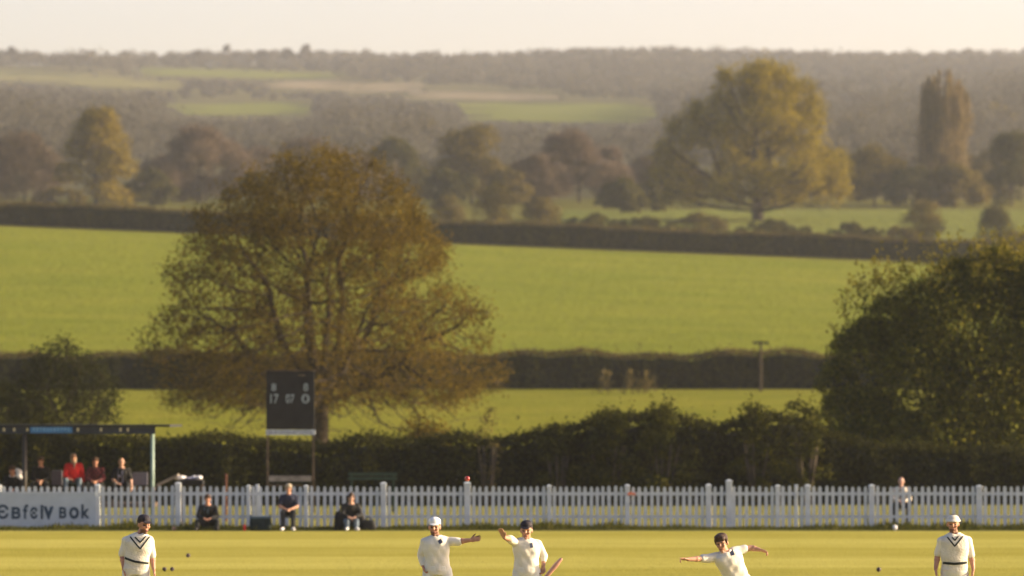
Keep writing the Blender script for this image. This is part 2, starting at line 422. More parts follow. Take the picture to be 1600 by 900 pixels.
def colonise(att, root, step, reach, kill, iters=120, first=None, stems=()):
    nodes_ = [Vector(root)]; par = [-1]
    if first:
        for p in first: nodes_.append(Vector(p)); par.append(len(nodes_)-2)
    fork = len(nodes_)-1
    for start, end in stems:                                    # main limbs leaving the fork
        j = max(0, fork-start); a = nodes_[j].copy(); e = Vector(end); k = max(2, int((e-a).length/step)); sag = (e-a).length*.10
        out_ = Vector((e.x-a.x, e.y-a.y, 0)); out_ = out_.normalized() if out_.length > 1e-3 else out_
        for i in range(1, k+1):
            q = i/k; p = a.lerp(e, q) + out_*sag*math.sin(q*math.pi)*(.9) - Vector((0,0,sag*.5*math.sin(q*math.pi))) + Vector((random.gauss(0,.03), random.gauss(0,.03), random.gauss(0,.03)))*step*2
            nodes_.append(p); par.append(j if i == 1 else len(nodes_)-2)
    att = [Vector(a) for a in att]
    for it in range(iters):
        kd = kdtree.KDTree(len(nodes_))
        for i, p in enumerate(nodes_): kd.insert(p, i)
        kd.balance(); pull = {}; rest = []
        for a in att:
            co, i, d = kd.find(a)
            if d < kill: continue
            rest.append(a)
            if d < reach: pull.setdefault(i, Vector((0,0,0))); pull[i] += (a-co).normalized()
        att = rest
        if not pull: break
        grew = False
        for i, v in pull.items():
            if v.length < 1e-4: continue
            v = v.normalized() + Vector((random.gauss(0,.12), random.gauss(0,.12), random.gauss(0,.12)))
            p = nodes_[i] + v.normalized()*step
            co, j, d = kd.find(p)
            if d < step*.35: continue
            nodes_.append(p); par.append(i); grew = True
        if not grew: break
    return nodes_, par

def branch_mesh(nodes_, par, tip, trunk_r, expo=2.4, sides=6, minr=0.0):
    n = len(nodes_); acc = [0.0]*n; kids = [[] for _ in range(n)]
    for i in range(n-1, -1, -1):
        if acc[i] == 0: acc[i] = tip**expo
        if par[i] >= 0: acc[par[i]] += acc[i]; kids[par[i]].append(i)
    r = [a**(1/expo) for a in acc]; s = trunk_r/r[0]
    r = [max(minr, x*(s if x > tip*2 else 1+(s-1)*max(0, x/tip-1))) if x > tip*1.01 else max(tip, minr) for x in r]
    V = []; F = []
    for i in range(1, n):
        p = par[i]; a = nodes_[p]; b = nodes_[i]; d = (b-a).normalized(); u = d.orthogonal().normalized(); w = d.cross(u)
        k = sides if r[i] > tip*3 else 4; base = len(V)
        ra = min(r[p], r[i]*1.35)
        for c, q in ((a, ra), (b + d*r[i]*.3, r[i])):
            for j in range(k):
                t = 2*math.pi*j/k; V.append(c + u*q*math.cos(t) + w*q*math.sin(t))
        for j in range(k): F.append((base+j, base+(j+1) % k, base+k+(j+1) % k, base+k+j))
    V = np.array([tuple(v) for v in V]); F = np.array(F)
    return V, F, np.array(r), kids

def dome_points(n, prof, H, shell=.55, flat=1.0):
    """points in a solid of revolution: prof = [(height, radius)], crowded to the outside"""
    hs = np.array([p[0] for p in prof]); rs = np.array([p[1] for p in prof])
    out = []
    while len(out) < n:
        z = R.uniform(hs[0], hs[-1]); rm = np.interp(z, hs, rs)
        if R.uniform() > (rm/rs.max())**1.3+.04: continue
        q = R.uniform()**.5; q = q**(1-shell)
        a = R.uniform(0, 2*math.pi)
        lump = 1 + .07*math.sin(3*a+z*.5) + .06*math.sin(5*a-z*.9+1) + .05*math.sin(z*2.1+a)
        out.append((rm*q*lump*math.cos(a), rm*q*lump*math.sin(a)*flat, z))
    return np.array(out)

def grown_tree(name, label, cat, x, Y, prof, fork, trunk_r, natt, step, reach, kill, lm, leaf, per, spread, bark, tip=.014, group=None, shell=.55, sides=6, lean=0, thin=None, att=None, stems=()):
    z = gzf(x, Y); t = empty(name, (x, Y, z-.05), label, cat, group)
    att = dome_points(natt, prof, None, shell) if att is None else att
    first = [(lean*k/5, 0.02*math.sin(k), fork*k/5) for k in range(1, 6)]
    nd, par = colonise(att, (0,0,0), step, reach, kill, 140, first, stems)
    V, F, r, kids = branch_mesh(nd, par, tip, trunk_r, sides=sides)
    link('trunk', np_mesh('trunk', V, F, True), bark, t)
    P = np.array([tuple(p) for p in nd]); ends = np.where((r < tip*2.3) & (P[:,2] > fork*.8))[0]
    idx = np.repeat(ends, per); C = P[idx] + R.normal(size=(len(idx), 3))*spread
    if thin is not None: C = C[thin(C)]
    nr = unit(C - np.array([0, 0, prof[-1][0]*.4]))
    leafobj('crown', leaves(C, leaf*R.uniform(.6, 1.35, len(C)), nr, 1.6), lm, t)
    return t

def lobes(n, w, h, z0, seed, flat=.85, rad=.36, low=.3, shape=.36):
    """a crown is a heap of unequal boughs: centres and radii"""
    g = np.random.default_rng(seed); out = []; r0 = rad*min(w, h*.62); n = min(60, max(n, int(.8*w*h/(r0*r0))))
    for i in range(n):
        rr = rad*min(w, h*.62)*g.uniform(.62, 1.15)
        v = g.uniform(0, 1)**1.05
        env = math.sqrt(max(0, 1-((v-shape)/(1.04-shape))**2)) if v > shape else .90+.10*v/shape
        q = math.sqrt(g.uniform(.12, 1))*env*max(.1, (w-rr*.85)); a = g.uniform(0, 2*math.pi)
        out.append((q*math.cos(a), q*math.sin(a)*flat, z0+rr*low+v*(h-rr*(low+.85)), rr, rr*g.uniform(.68, .95)))
    rr = rad*min(w, h*.62)*1.15
    out.append((g.normal()*.1*w, 0, z0+h-rr*.85, rr, rr*.85)); out.append((g.normal()*.3*w, 0, z0+h*.86-rr*.85, rr, rr*.85))
    for a in (1, -1): out.append((a*(w-rr*.9), 0, z0+h*g.uniform(.22,.4), rr*.9, rr*.8))
    return out

def lobe_leaves(lb, n, size, g, rnd=.9, aspect=.6, twig=False, inner=.5, droop=0):
    wgt = np.array([l[3]**2 for l in lb]); wgt /= wgt.sum()
    which = g.choice(len(lb), n, p=wgt); A = np.array(lb)[which]
    d = unit(g.normal(size=(n, 3))); d[:,2] = np.where(d[:,2] < -.5, -d[:,2], d[:,2]); d = unit(d)
    rr = g.uniform(inner**3, 1, n)**(1/3) * (1+.10*g.normal(size=n))
    C = A[:,:3] + d*np.stack([A[:,3]*rr, A[:,3]*rr, A[:,4]*rr], -1)
    C[:,2] = np.maximum(C[:,2], .08*g.uniform(.3, 3, n))
    s = size*g.uniform(.6, 1.4, n)
    if twig:
        al = unit(d + g.normal(size=(n, 3))*.55 + np.array([0, 0, .5])); return leaves(C, s, None, 1, aspect, along=al)
    return leaves(C, s, d, rnd, aspect)

def simple_trunk(h, r, w, g, limbs=7, top=.75):
    mb = MB(); pts = [Vector((0,0,0))]
    for k in range(1, 6): pts.append(Vector((g.normal()*.02*h*k/5, g.normal()*.02*h*k/5, h*top*k/5)))
    for k in range(5): mb.cyl(pts[k], pts[k+1], r*(1-.17*k), r*(1-.17*(k+1)), 8)
    for i in range(limbs):
        k = int(g.integers(1, 5)); a = 2*math.pi*i/limbs+g.uniform(-.3,.3); p = pts[k]; ln = w*g.uniform(.55,.85)
        q = p + Vector((math.cos(a)*ln*.5, math.sin(a)*ln*.5, ln*.35)); e = q + Vector((math.cos(a)*ln*.4, math.sin(a)*ln*.4, ln*.45))
        mb.cyl(p, q, r*.42, r*.26, 6); mb.cyl(q, e, r*.26, r*.08, 6)
    return mb

def lobed_tree(name, label, cat, px, Y, top_py, halfw, lm, n, leaf, twig=False, seed=0, lift=.0, nl=14, aspect=.6, group=None, inner=.5, rad=.42, trunk=True, bark=None, wisp=0):
    x = wx(px, Y); z = gzf(x, Y); s = FPX/Y; H = (ppy(z, Y)-top_py)/s; w = halfw/s
    g = np.random.default_rng(seed)
    if twig: n = int(n*1.9); aspect *= 1.5; inner = .3
    t = empty(name, (x, Y, z-.1), label, cat, group)
    lb = lobes(nl, w, H*(1-lift), H*lift, seed, rad=rad, low=.3 if trunk else -.05)
    V = lobe_leaves(lb, n, leaf, g, twig=twig, aspect=aspect, inner=inner)
    if wisp:
        for k in range(int(14*w)):
            a = lb[int(g.integers(len(lb)))]; q = np.linspace(0, 1, 14)[:,None]; d = np.array([g.normal()*.4, g.normal()*.3, 1.0])*wisp*g.uniform(.4, 1.3)
            V = np.concatenate([V, leaves(np.array([a[0]+g.normal()*a[3]*.4, a[1], a[2]+a[4]*.8]) + q*d + g.normal(size=(14,3))*.06, leaf*g.uniform(.6, 1.2, 14))])
    leafobj('crown' if trunk else 'foliage', V, lm, t)
    if trunk: simple_trunk(H, max(.12, H*.022), w, g).build('trunk', bark or M['bark_far'], t, smooth=True)
    else:
        mb = MB()
        for k in range(7):
            a = g.uniform(0, 6.28); q = w*g.uniform(.2,.6)
            mb.cyl((q*.2*math.cos(a), q*.2*math.sin(a), 0), (q*math.cos(a), q*math.sin(a), H*.6), .07, .02, 6)
        mb.build('stem', bark or M['bark_far'], t, smooth=True)
    return t

def hedge(name, label, path, depth, hfun, lm, topm, nper, leaf, core, seed, shoots=0, group=None):
    """path: list of (x, Y); a clipped body of stems in the middle, leaves all round it and shoots above"""
    g = np.random.default_rng(seed)
    P = np.array(path, float); seg = np.linalg.norm(np.diff(P, axis=0), axis=1); s = np.concatenate([[0], seg.cumsum()]); Ltot = s[-1]
    t0 = P[len(P)//2]; org = np.array([t0[0], t0[1], gzf(*t0)])
    t = empty(name, org, label, 'hedge', group)
    def at(u): return np.stack([np.interp(u, s, P[:,0]), np.interp(u, s, P[:,1])], -1)
    m = int(Ltot/.8); us = np.linspace(0, Ltot, m); c = at(us); hh = np.array([hfun(a, b) for a, b in c])
    prof = [(-.5, 0), (-.55, .35), (-.5, .75), (-.3, .96), (0, 1.0), (.3, .96), (.5, .75), (.55, .35), (.5, 0)]
    V = []
    for i in range(m):
        gx, gy = c[i]; g0 = gzf(gx, gy)
        for j, (a, b) in enumerate(prof):
            V.append((gx-org[0], gy-org[1]+a*(depth-.5)*(1+.12*g.normal()), g0-org[2]+b*(hh[i]-.28)*(1+.03*g.normal())))
    k = len(prof); ii = np.arange(m*k).reshape(m, k)
    F = np.stack([ii[:-1,:-1], ii[1:,:-1], ii[1:,1:], ii[:-1,1:]], -1).reshape(-1, 4)
    link('stems', np_mesh('stems', V, F, True), core, t)
    n = int(Ltot*nper); u = g.uniform(0, Ltot, n); c = at(u); hh = np.interp(u, us, hh)
    an = g.uniform(0, 1, n); side = np.where(an < .45, -1, np.where(an < .72, 0, 1))
    lump = 1+.10*np.sin(u*1.7+seed)+.08*np.sin(u*3.9+1)+.05*np.sin(u*9)
    vv = g.uniform(0, 1, n)**.9; jj = g.normal(size=n)*.10
    yy = np.where(side == 0, g.uniform(-.5, .5, n)*depth, side*(depth*.5*(1-.35*vv**4)*lump+jj))
    zz = np.where(side == 0, hh*(.99+.05*lump-.05)+np.abs(g.normal(size=n))*.12-.2*(2*yy/depth)**2, vv*hh*.98)
    C = np.stack([c[:,0]-org[0]+g.normal(size=n)*.05, c[:,1]-org[1]+yy, gz(c[:,0], c[:,1])-org[2]+zz], -1)
    nr = np.stack([g.normal(size=n)*.3, side*1.0, np.where(side == 0, 1.2, .3)], -1)
    top = (side == 0) | (zz > hh*.88)
    sz = leaf*g.uniform(.6, 1.4, n)
    extra = np.zeros((0, 3))
    if shoots:
        u = g.uniform(0, Ltot, shoots); c = at(u); h0 = np.interp(u, us, np.array([hfun(a, b) for a, b in at(us)]))
        ln = g.uniform(.25, 1.0, shoots)**1.5; Cs = []
        for i in range(shoots):
            q = np.linspace(0, 1, 9)[:,None]; d = np.array([g.normal()*.25, g.normal()*.25, 1.0])
            b = np.array([c[i,0]-org[0], c[i,1]-org[1]+g.uniform(-.35,.35)*depth, gzf(*c[i])-org[2]+h0[i]-.05])
            Cs.append(b + q*d*ln[i] + g.normal(size=(9,3))*.05)
        Cs = np.concatenate(Cs); extra = leaves(Cs, leaf*.8*g.uniform(.6,1.3,len(Cs)), None)
    if topm is None:
        leafobj('foliage', np.concatenate([leaves(C, sz, nr, 1.1), extra]), lm, t)
    else:
        leafobj('foliage', leaves(C[~top], sz[~top], nr[~top], 1.1), lm, t)
        leafobj('top_growth', np.concatenate([leaves(C[top], sz[top], nr[top], 1.1), extra]), topm, t)
    return t

# ---------------------------------------------------------------- the trees near the ground
# big spreading tree behind the scoreboard
PROF = [(.7,4.5),(1.6,7.0),(2.8,7.9),(4.2,8.0),(5.6,7.6),(7.2,7.0),(8.8,6.5),(10.4,5.6),(11.8,4.6),(13.0,3.1),(13.9,1.2)]
grown_tree('broad_tree', 'large dome shaped tree with bronze leaves and bare spreading limbs behind the scoreboard', 'tree',
           wx(500, 200), 200, PROF, 2.9, .40, 5200, .36, 4.5, .62, L['main'], .145, 52, .30, M['bark'], tip=.015, shell=.42, stems=[(0,(-.6,.6,8.6)),(0,(.9,-.5,8.8)),(0,(-2.3,-.8,7.6)),(0,(2.7,.6,7.4)),(1,(-4.0,.8,5.6)),(1,(4.4,-.6,5.0)),(0,(.3,2.6,7.4)),(0,(-.4,-2.6,7.6)),(1,(1.6,-3.8,5.0)),(1,(-1.8,3.6,5.0))],
           thin=lambda C: R.uniform(size=len(C)) < np.interp(C[:,2], [.5,2.6,3.6,7.6,9.2,14], [1,.95,.60,.64,1.0,1.0])*np.clip(.75+.6*(np.sin(C[:,0]*1.9+C[:,2]*1.1)+np.sin(C[:,2]*2.3-C[:,1]*1.6+1)+np.sin(C[:,1]*2.1+C[:,0]*.8+2)), .5, 1))
# small dark tree over the shelter
PROF2 = [(1.0,1.3),(1.9,2.3),(2.8,2.5),(3.6,2.2),(4.4,1.7),(5.1,.9),(5.4,.3)]
grown_tree('small_tree', 'small dark green tree standing behind the spectator shelter', 'tree',
           wx(96, 186), 186, PROF2, 1.2, .13, 1300, .22, 2.0, .34, L['smalltree'], .13, 20, .2, M['bark'], tip=.012, shell=.35)
lobed_tree('small_tree', 'low dark leafy tree at the left edge beside the small dark tree', 'tree', 6, 190, 590, 62, L['smalltree'], 5000, .15, seed=5, lift=.25, nl=9, inner=.4)
# oak in the middle distance
PROF3 = [(0,1),(26,1)]
so_ = FPX/700; xo = wx(1184, 700); zo = gzf(xo, 700); go = np.random.default_rng(4); ATT = []
for px, py, r, dy in [(1192,142,58,0),(1240,150,44,2),(1150,132,40,-2),(1112,178,44,1),(1070,205,38,-2),(1056,255,38,2),(1060,300,34,-3),(1100,290,38,3),(1140,215,40,-5),(1150,262,36,6),
                      (1190,225,46,5),(1188,116,36,0), (1200,190,44,-6),(1245,205,44,-3),(1262,255,44,3),(1292,285,38,-1),(1262,310,34,-4),(1225,290,38,6),(1215,118,30,1),(1300,245,26,2),(1265,170,30,1),(1110,320,24,-5),(1040,228,24,1),(1300,318,22,1),(1190,280,34,-8),(1130,300,30,-8),(1250,275,34,-8),(1170,170,36,7),(1080,322,28,2),(1140,318,26,-4),(1225,318,26,-5),(1288,325,22,2),(1062,325,20,-3),(1105,330,18,4),(1260,330,20,4),(1310,300,24,-3),(1275,335,24,-3),(1045,315,26,-2),(1075,335,22,-4),(1200,320,24,-9),(1165,325,24,-8),(1040,275,28,-2),(1300,268,26,-3)]:
    k = int(110*(r/40)**2); d = unit(go.normal(size=(k,3)))*(go.uniform(.15,1,k)**.45)[:,None]*r/so_
    ATT.append(np.array([(px-1184)/so_, dy, wz(py,700)-zo]) + d*np.array([1,1,.82]))
ATT = np.concatenate(ATT); ATT = ATT[ATT[:,2] > 1.6]
grown_tree('oak_tree', 'tall golden oak with a thick trunk rising above the far hedge', 'tree',
           xo, 700, PROF3, 4.2, .95, 3200, .8, 9, 1.4, L['oak'], .48, 50, .72, M['bark_far'], tip=.045, shell=.4, att=ATT)

# big bush by the right end of the tall hedge
def mound(name, label, cat, x, Y, lb, n, leaf, lm, seed, shoots=(), core=True):
    z = gzf(x, Y); g = np.random.default_rng(seed); t = empty(name, (x, Y, z-.05), label, cat)
    V = lobe_leaves(lb, n, leaf, g, rnd=1.0, inner=.62)
    mb = MB()
    for l in lb:
        mb.cyl((l[0]*.15, l[1]*.15, 0), (l[0], l[1], l[2]), .07, .03, 6)
        for k in range(9):
            d = unit(g.normal(size=3)); d[2] = abs(d[2]); q = np.array(l[:3]); e = q + d*np.array([l[3], l[3], l[4]])*.95
            mb.cyl(q, e, .025, .008, 5)
    mb.build('branches', M['bark'], t)
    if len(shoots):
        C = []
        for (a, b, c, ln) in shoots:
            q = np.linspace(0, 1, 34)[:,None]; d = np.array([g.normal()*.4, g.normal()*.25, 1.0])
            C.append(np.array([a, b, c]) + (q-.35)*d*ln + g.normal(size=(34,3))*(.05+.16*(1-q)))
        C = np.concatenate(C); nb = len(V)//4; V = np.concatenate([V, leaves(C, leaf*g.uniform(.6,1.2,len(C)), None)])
    fo = leafobj('foliage', V, [lm, L['lit_tips']], t)
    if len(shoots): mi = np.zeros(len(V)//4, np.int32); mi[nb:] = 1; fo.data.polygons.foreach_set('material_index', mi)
    return t
Yb = 162.0; xb = wx(1500, Yb); sB = FPX/Yb
def bl(px, py, r, dy=0, fl=.85): return ((px-1500)/sB, dy, wz(py, Yb)-gzf(xb, Yb), r/sB, r/sB*fl)
lbB = [bl(1345,560,58), bl(1345,660,70,-.5), bl(1400,505,58), bl(1360,530,44,.5), bl(1452,474,52,.6), bl(1480,520,80,-.6), bl(1545,470,70), bl(1500,440,50,.8),
       bl(1590,450,65,.4), bl(1640,470,85), bl(1440,600,90,-1.0), bl(1530,600,95,-1.2), bl(1620,570,100,-.8), bl(1700,560,120), bl(1740,470,90,.5),
       bl(1330,705,60,-1.0), bl(1390,700,80,-1.1), bl(1480,700,95,-1.5), bl(1590,690,100,-1.5), bl(1690,690,110,-1.3), bl(1310,600,38,.3), bl(1560,410,36,.5), bl(1430,550,70), bl(1320,640,40,.3)]
gB = np.random.default_rng(3)
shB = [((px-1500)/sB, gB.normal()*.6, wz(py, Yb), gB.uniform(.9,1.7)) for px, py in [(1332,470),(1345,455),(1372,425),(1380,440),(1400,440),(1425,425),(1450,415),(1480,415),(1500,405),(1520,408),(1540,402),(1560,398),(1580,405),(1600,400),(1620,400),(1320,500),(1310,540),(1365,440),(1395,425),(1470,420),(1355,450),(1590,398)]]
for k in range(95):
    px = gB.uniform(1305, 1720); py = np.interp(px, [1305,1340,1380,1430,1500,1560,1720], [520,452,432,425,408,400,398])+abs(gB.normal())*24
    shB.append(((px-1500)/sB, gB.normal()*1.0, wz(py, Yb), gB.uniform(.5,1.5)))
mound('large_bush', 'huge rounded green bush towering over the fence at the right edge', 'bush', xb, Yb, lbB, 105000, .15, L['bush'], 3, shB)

# ---------------------------------------------------------------- hedges
def h1(x, Y):
    px = ppx(x, Y)
    tops = [(-400,665),(0,668),(60,660),(130,672),(190,690),(250,690),(330,682),(410,690),(500,700),(560,684),(640,690),(720,684),(800,688),(850,678),(900,664),(960,652),(1020,648),(1065,656),(1110,668),(1160,658),(1210,650),(1260,660),(1320,692),(1500,705),(1700,705),(2000,690)]
    return wz(np.interp(px, [t[0] for t in tops], [t[1] for t in tops]), Y) - gzf(x, Y) + .08*math.sin(x*2.3)
hedge('tall_hedge', 'tall dark overgrown hedge with an uneven top running behind the white fence', [(-26,152),(-12,152.5),(0,153),(12,154),(30,154)], 2.2, h1, L['hedge'], None, 1900, .13, M['hedge_core'], 11, 130)
def h2(x, Y):
    return 2.45 + .18*math.sin(x*.45) + .12*math.sin(x*1.3+1)
hedge('mid_hedge', 'dark hedge with a brown top along the foot of the sloping meadow', [(-55,309),(-20,310),(10,311),(60,311)], 2.4, h2, L['hedge'], L['hedge_brown'], 560, .22, M['hedge_core'], 12, 60)
def h3(x, Y): return 2.75 + .12*math.sin(x*.21) + .08*math.sin(x*.9)
hedge('clipped_hedge', 'long neatly clipped dark hedge along the top of the sloping meadow', [(-95,556),(-40,555),(0,555),(40,556),(95,558)], 2.6, h3, L['hedge'], L['hedge_brown'], 330, .32, M['hedge_core'], 13)
# rough growth in front of and on the hedge by the fence
def small_shrub(label, px, Y, top_py, hw, lm, n, leaf, seed, cat='shrub', name='shrub', **k):
    return lobed_tree(name, label, cat, px, Y, top_py, hw, lm, n, leaf, seed=seed, lift=0.0, trunk=False, rad=k.pop('rad', .6), **k)
small_shrub('spindly brown shrub poking up from the hedge right of the broad tree', 762, 150.5, 628, 26, L['hedge_brown'], 420, .10, 21, nl=8, inner=.05)
small_shrub('loose bronze shrub under the right boughs of the broad tree', 655, 158, 640, 62, L['main'], 4800, .13, 22, nl=10, inner=.2)
for l, px, Y, top, hw, n, sd in [('airy green shrub with thin leaves beside the large bush', 1258, 151, 618, 48, 2600, 23), ('loose leafy shrub poking above the hedge under the wooden post', 1180, 151.5, 622, 52, 2900, 24),
        ('rounded shrub forming the right half of the hedge bulge', 1035, 151, 624, 58, 4200, 25), ('rounded shrub forming the left half of the hedge bulge', 952, 151.5, 627, 62, 4600, 26), ('small loose shrub at the left foot of the hedge bulge', 872, 151, 655, 40, 2200, 27)]:
    lobed_tree('shrub', l, 'shrub', px, Y, top, hw, L['shrub'], n, .12, seed=sd, nl=16, inner=.15, trunk=False, rad=.42, wisp=.6)
# rough stand of reeds behind the strip and the wooden post in the hedge
post = empty('marker_post', (wx(1186, 308), 306, gzf(wx(1186, 308), 306)), 'weathered wooden post with a short crossbar standing before the mid hedge', 'post')
mb = MB(); mb.cyl((0,0,-.1), (0,0,3.5), .10, .08, 8); mb.build('upright', M['bark'], post)
mb = MB(); mb.box((-.55,-.09,3.28), (.55,.07,3.44)); mb.build('crossbar', M['bark'], post)
for i, (px, l) in enumerate([(945, 'pale weed clump standing in the strip left of centre, first of three'), (985, 'pale weed clump with two tall stems in the strip'), (1010, 'short pale weed clump nearest the wooden post')]):
    t = empty('weed_clump', (wx(px, 300), 300, gzf(wx(px, 300), 300)), l, 'weed')
    g = np.random.default_rng(50+i); q = g.uniform(0, 1, 90)
    C = np.stack([g.normal(size=90)*.35*(1-q*.4), g.normal(size=90)*.3, q*1.5+.1], -1)
    leafobj('foliage', leaves(C, .38*g.uniform(.6,1.3,90), None, 1, .25, along=unit(np.stack([g.normal(size=90)*.3, g.normal(size=90)*.3, np.ones(90)], -1))), L['hedge_brown'], t)

# ---------------------------------------------------------------- middle distance, one tree at a time
lobed_tree('bare_tree', 'broad bare brown tree at the left edge beside a golden tree', 'tree', 38, 812, 203, 80, L['twig'], 9000, 1.0, True, 31, nl=16, aspect=.10)
lobed_tree('golden_tree', 'golden green tree with a tall shoulder near the left edge', 'tree', 150, 790, 167, 68, L['gold'], 11000, .62, False, 32, nl=18)
lobed_tree('bare_tree', 'wide domed bare brown tree between the golden tree and the broad tree', 'tree', 312, 830, 193, 108, L['twig_pink'], 11000, 1.0, True, 33, nl=18, aspect=.10)
lobed_tree('bare_tree', 'bare brown tree peeping over the top of the broad dome shaped tree', 'tree', 492, 860, 213, 78, L['twig'], 8000, 1.0, True, 34, nl=14, aspect=.10)
lobed_tree('hazy_tree', 'dark olive tree just right of the broad tree in the valley', 'tree', 622, 850, 213, 52, L['dark'], 7000, .62, False, 35, nl=12)
lobed_tree('golden_tree', 'rounded golden olive tree above two small round bushes', 'tree', 737, 815, 192, 70, L['dull'], 11000, .62, False, 36, nl=18)
lobed_tree('bare_tree', 'low bare brown tree behind the small bushes in the valley', 'tree', 832, 800, 240, 46, L['twig'], 6000, .9, True, 37, nl=11, aspect=.10)
lobed_tree('bare_tree', 'pinkish brown bare tree with its trunk showing left of the oak', 'tree', 905, 830, 202, 86, L['twig_pink'], 9500, 1.0, True, 38, nl=16, aspect=.10, lift=.1201)
lobed_tree('hazy_tree', 'dark rounded tree under the pinkish bare tree', 'tree', 972, 745, 276, 44, L['dark'], 5000, .55, False, 39, nl=10, lift=.0)
lobed_tree('bare_tree', 'bare brown tree filling the gap left of the oak crown', 'tree', 1040, 850, 232, 60, L['twig'], 7000, 1.0, True, 57, nl=12, aspect=.10)
lobed_tree('hedgerow_tree', 'olive brown tree just right of the oak', 'tree', 1366, 800, 224, 60, L['dull'], 8500, .62, False, 40, nl=16, lift=.0)
lobed_tree('hedgerow_tree', 'low dark tree between the olive tree and the poplar', 'tree', 1424, 790, 258, 46, L['dark'], 6000, .6, False, 58, nl=12, lift=.0)
lobed_tree('hedgerow_tree', 'dark bushy tree at the foot of the tall poplar', 'tree', 1490, 790, 254, 62, L['dull'], 7000, .62, False, 41, nl=14, lift=.0)
lobed_tree('hedgerow_tree', 'dark brown tree at the right edge beyond the poplar', 'tree', 1580, 800, 203, 62, L['dark'], 9000, .62, False, 42, nl=16, lift=.0)
lobed_tree('hedgerow_tree', 'shadowy tree behind the olive tree near the oak', 'tree', 1310, 840, 240, 50, L['dark'], 6000, .62, False, 59, nl=12, lift=.0)
lobed_tree('hazy_tree', 'grey green domed tree in the haze left of the golden olive tree', 'tree', 652, 1060, 185, 72, L['dull'], 6000, .8, False, 60, nl=14)
lobed_tree('hazy_tree', 'pale rounded tree in the haze between the oak and the poplar', 'tree', 1335, 1150, 178, 62, L['gold'], 5000, .85, False, 61, nl=12)
lobed_tree('hazy_tree', 'pale rounded tree in the haze right of the poplar', 'tree', 1552, 1250, 160, 60, L['gold'], 5000, .9, False, 62, nl=12)
for px, Y, top, hw, mk, n, l in [(235,800,262,46,'dark',5000,'dark green tree filling the gap right of the golden tree at the left'),(405,805,268,60,'dark',5500,'dark tree half hidden behind the left shoulder of the broad tree'),(92,780,292,44,'dull',3500,'low olive tree at the foot of the bare brown tree at the left'),
                          (560,840,240,48,'twig',5000,'bare brown tree just right of the top of the broad tree'),(690,780,262,50,'dark',5000,'dark tree under the left side of the golden olive tree'),(795,785,262,40,'dull',4200,'olive tree under the right side of the golden olive tree'),(1010,760,285,42,'dark',4000,'low dark tree behind the scrub left of the oak')]:
    lobed_tree('valley_tree', l, 'tree', px, Y, top, hw, L[mk], n, 1.0 if mk == 'twig' else .62, mk == 'twig', int(px), nl=12, aspect=.10 if mk == 'twig' else .6)
for px, Y, top, hw, mk, n, l in [(10,860,238,60,'dark',5000,'dark tree behind the bare brown tree at the very left edge'),(268,850,238,46,'twig',5000,'bare brown tree between the golden tree and the wide brown dome'),(398,880,228,58,'twig_pink',5000,'pinkish bare tree just left of the top of the broad tree'),
                          (452,900,222,54,'dull',5000,'olive tree behind the left side of the top of the broad tree'),(583,900,226,56,'twig',5000,'bare tree behind the dark olive tree right of the broad tree'),(868,870,232,50,'twig',5000,'bare tree between the golden olive tree and the pinkish tree'),(952,880,228,58,'twig_pink',5000,'pinkish bare tree behind the dark rounded tree left of the oak'),(1395,900,236,60,'twig',5000,'bare tree behind the gap left of the poplar'),(1540,900,232,56,'dull',5000,'olive tree behind the gap right of the poplar')]:
    lobed_tree('valley_tree', l, 'tree', px, Y, top, hw, L[mk], n, 1.0 if 'twig' in mk else .62, 'twig' in mk, int(px)+5, nl=12, aspect=.10 if 'twig' in mk else .6)
# poplar
Yp = 815.0; xp = wx(1475, Yp); zp = gzf(xp, Yp); sP = FPX/Yp
pop = empty('poplar_tree', (xp, Yp, zp-.1), 'tall narrow amber poplar with upright limbs near the right edge', 'tree')
Hp = wz(97, Yp)-zp; gp = np.random.default_rng(8); mb = MB(); Cp = []; Ap = []
for i in range(44):
    a = gp.uniform(0, 6.28); rr = math.sqrt(gp.uniform(.02, 1))*5.9; hz0 = gp.uniform(.04,.42)*Hp; top = Hp*(1-.20*(rr/5.9)**1.8)*gp.uniform(.90,1.0)
    p0 = np.array([0, 0, hz0*.6]); p1 = np.array([rr*math.cos(a)*.9, rr*math.sin(a)*.9, hz0+.20*Hp*rr/6]); p2 = np.array([rr*math.cos(a)*.82, rr*math.sin(a)*.82, top])
    mb.cyl(p0, p1, .20, .14, 6); mb.cyl(p1, p2, .14, .04, 6)
    k = 520; q = gp.uniform(-.25, 1, k)[:,None]; w = (1-np.abs(q))*1.0+.25
    Cp.append(p1*(1-q)+p2*q + gp.normal(size=(k,3))*w*.55); Ap.append(np.tile(unit(p2-p1), (k,1)) + gp.normal(size=(k,3))*.35)
mb.cyl((0,0,0), (0,0,Hp*.5), .6, .35, 8); mb.cyl((0,0,Hp*.5), (.2,0,Hp*.95), .35, .05, 8)
mb.build('trunk', M['bark_far'], pop)
Cp = np.concatenate(Cp); Cp[:,2] = np.maximum(Cp[:,2], .8); Ap = np.concatenate(Ap)
leafobj('crown', leaves(Cp, .85*gp.uniform(.6,1.3,len(Cp)), None, 1, .16, along=unit(Ap)), L['poplar'], pop)
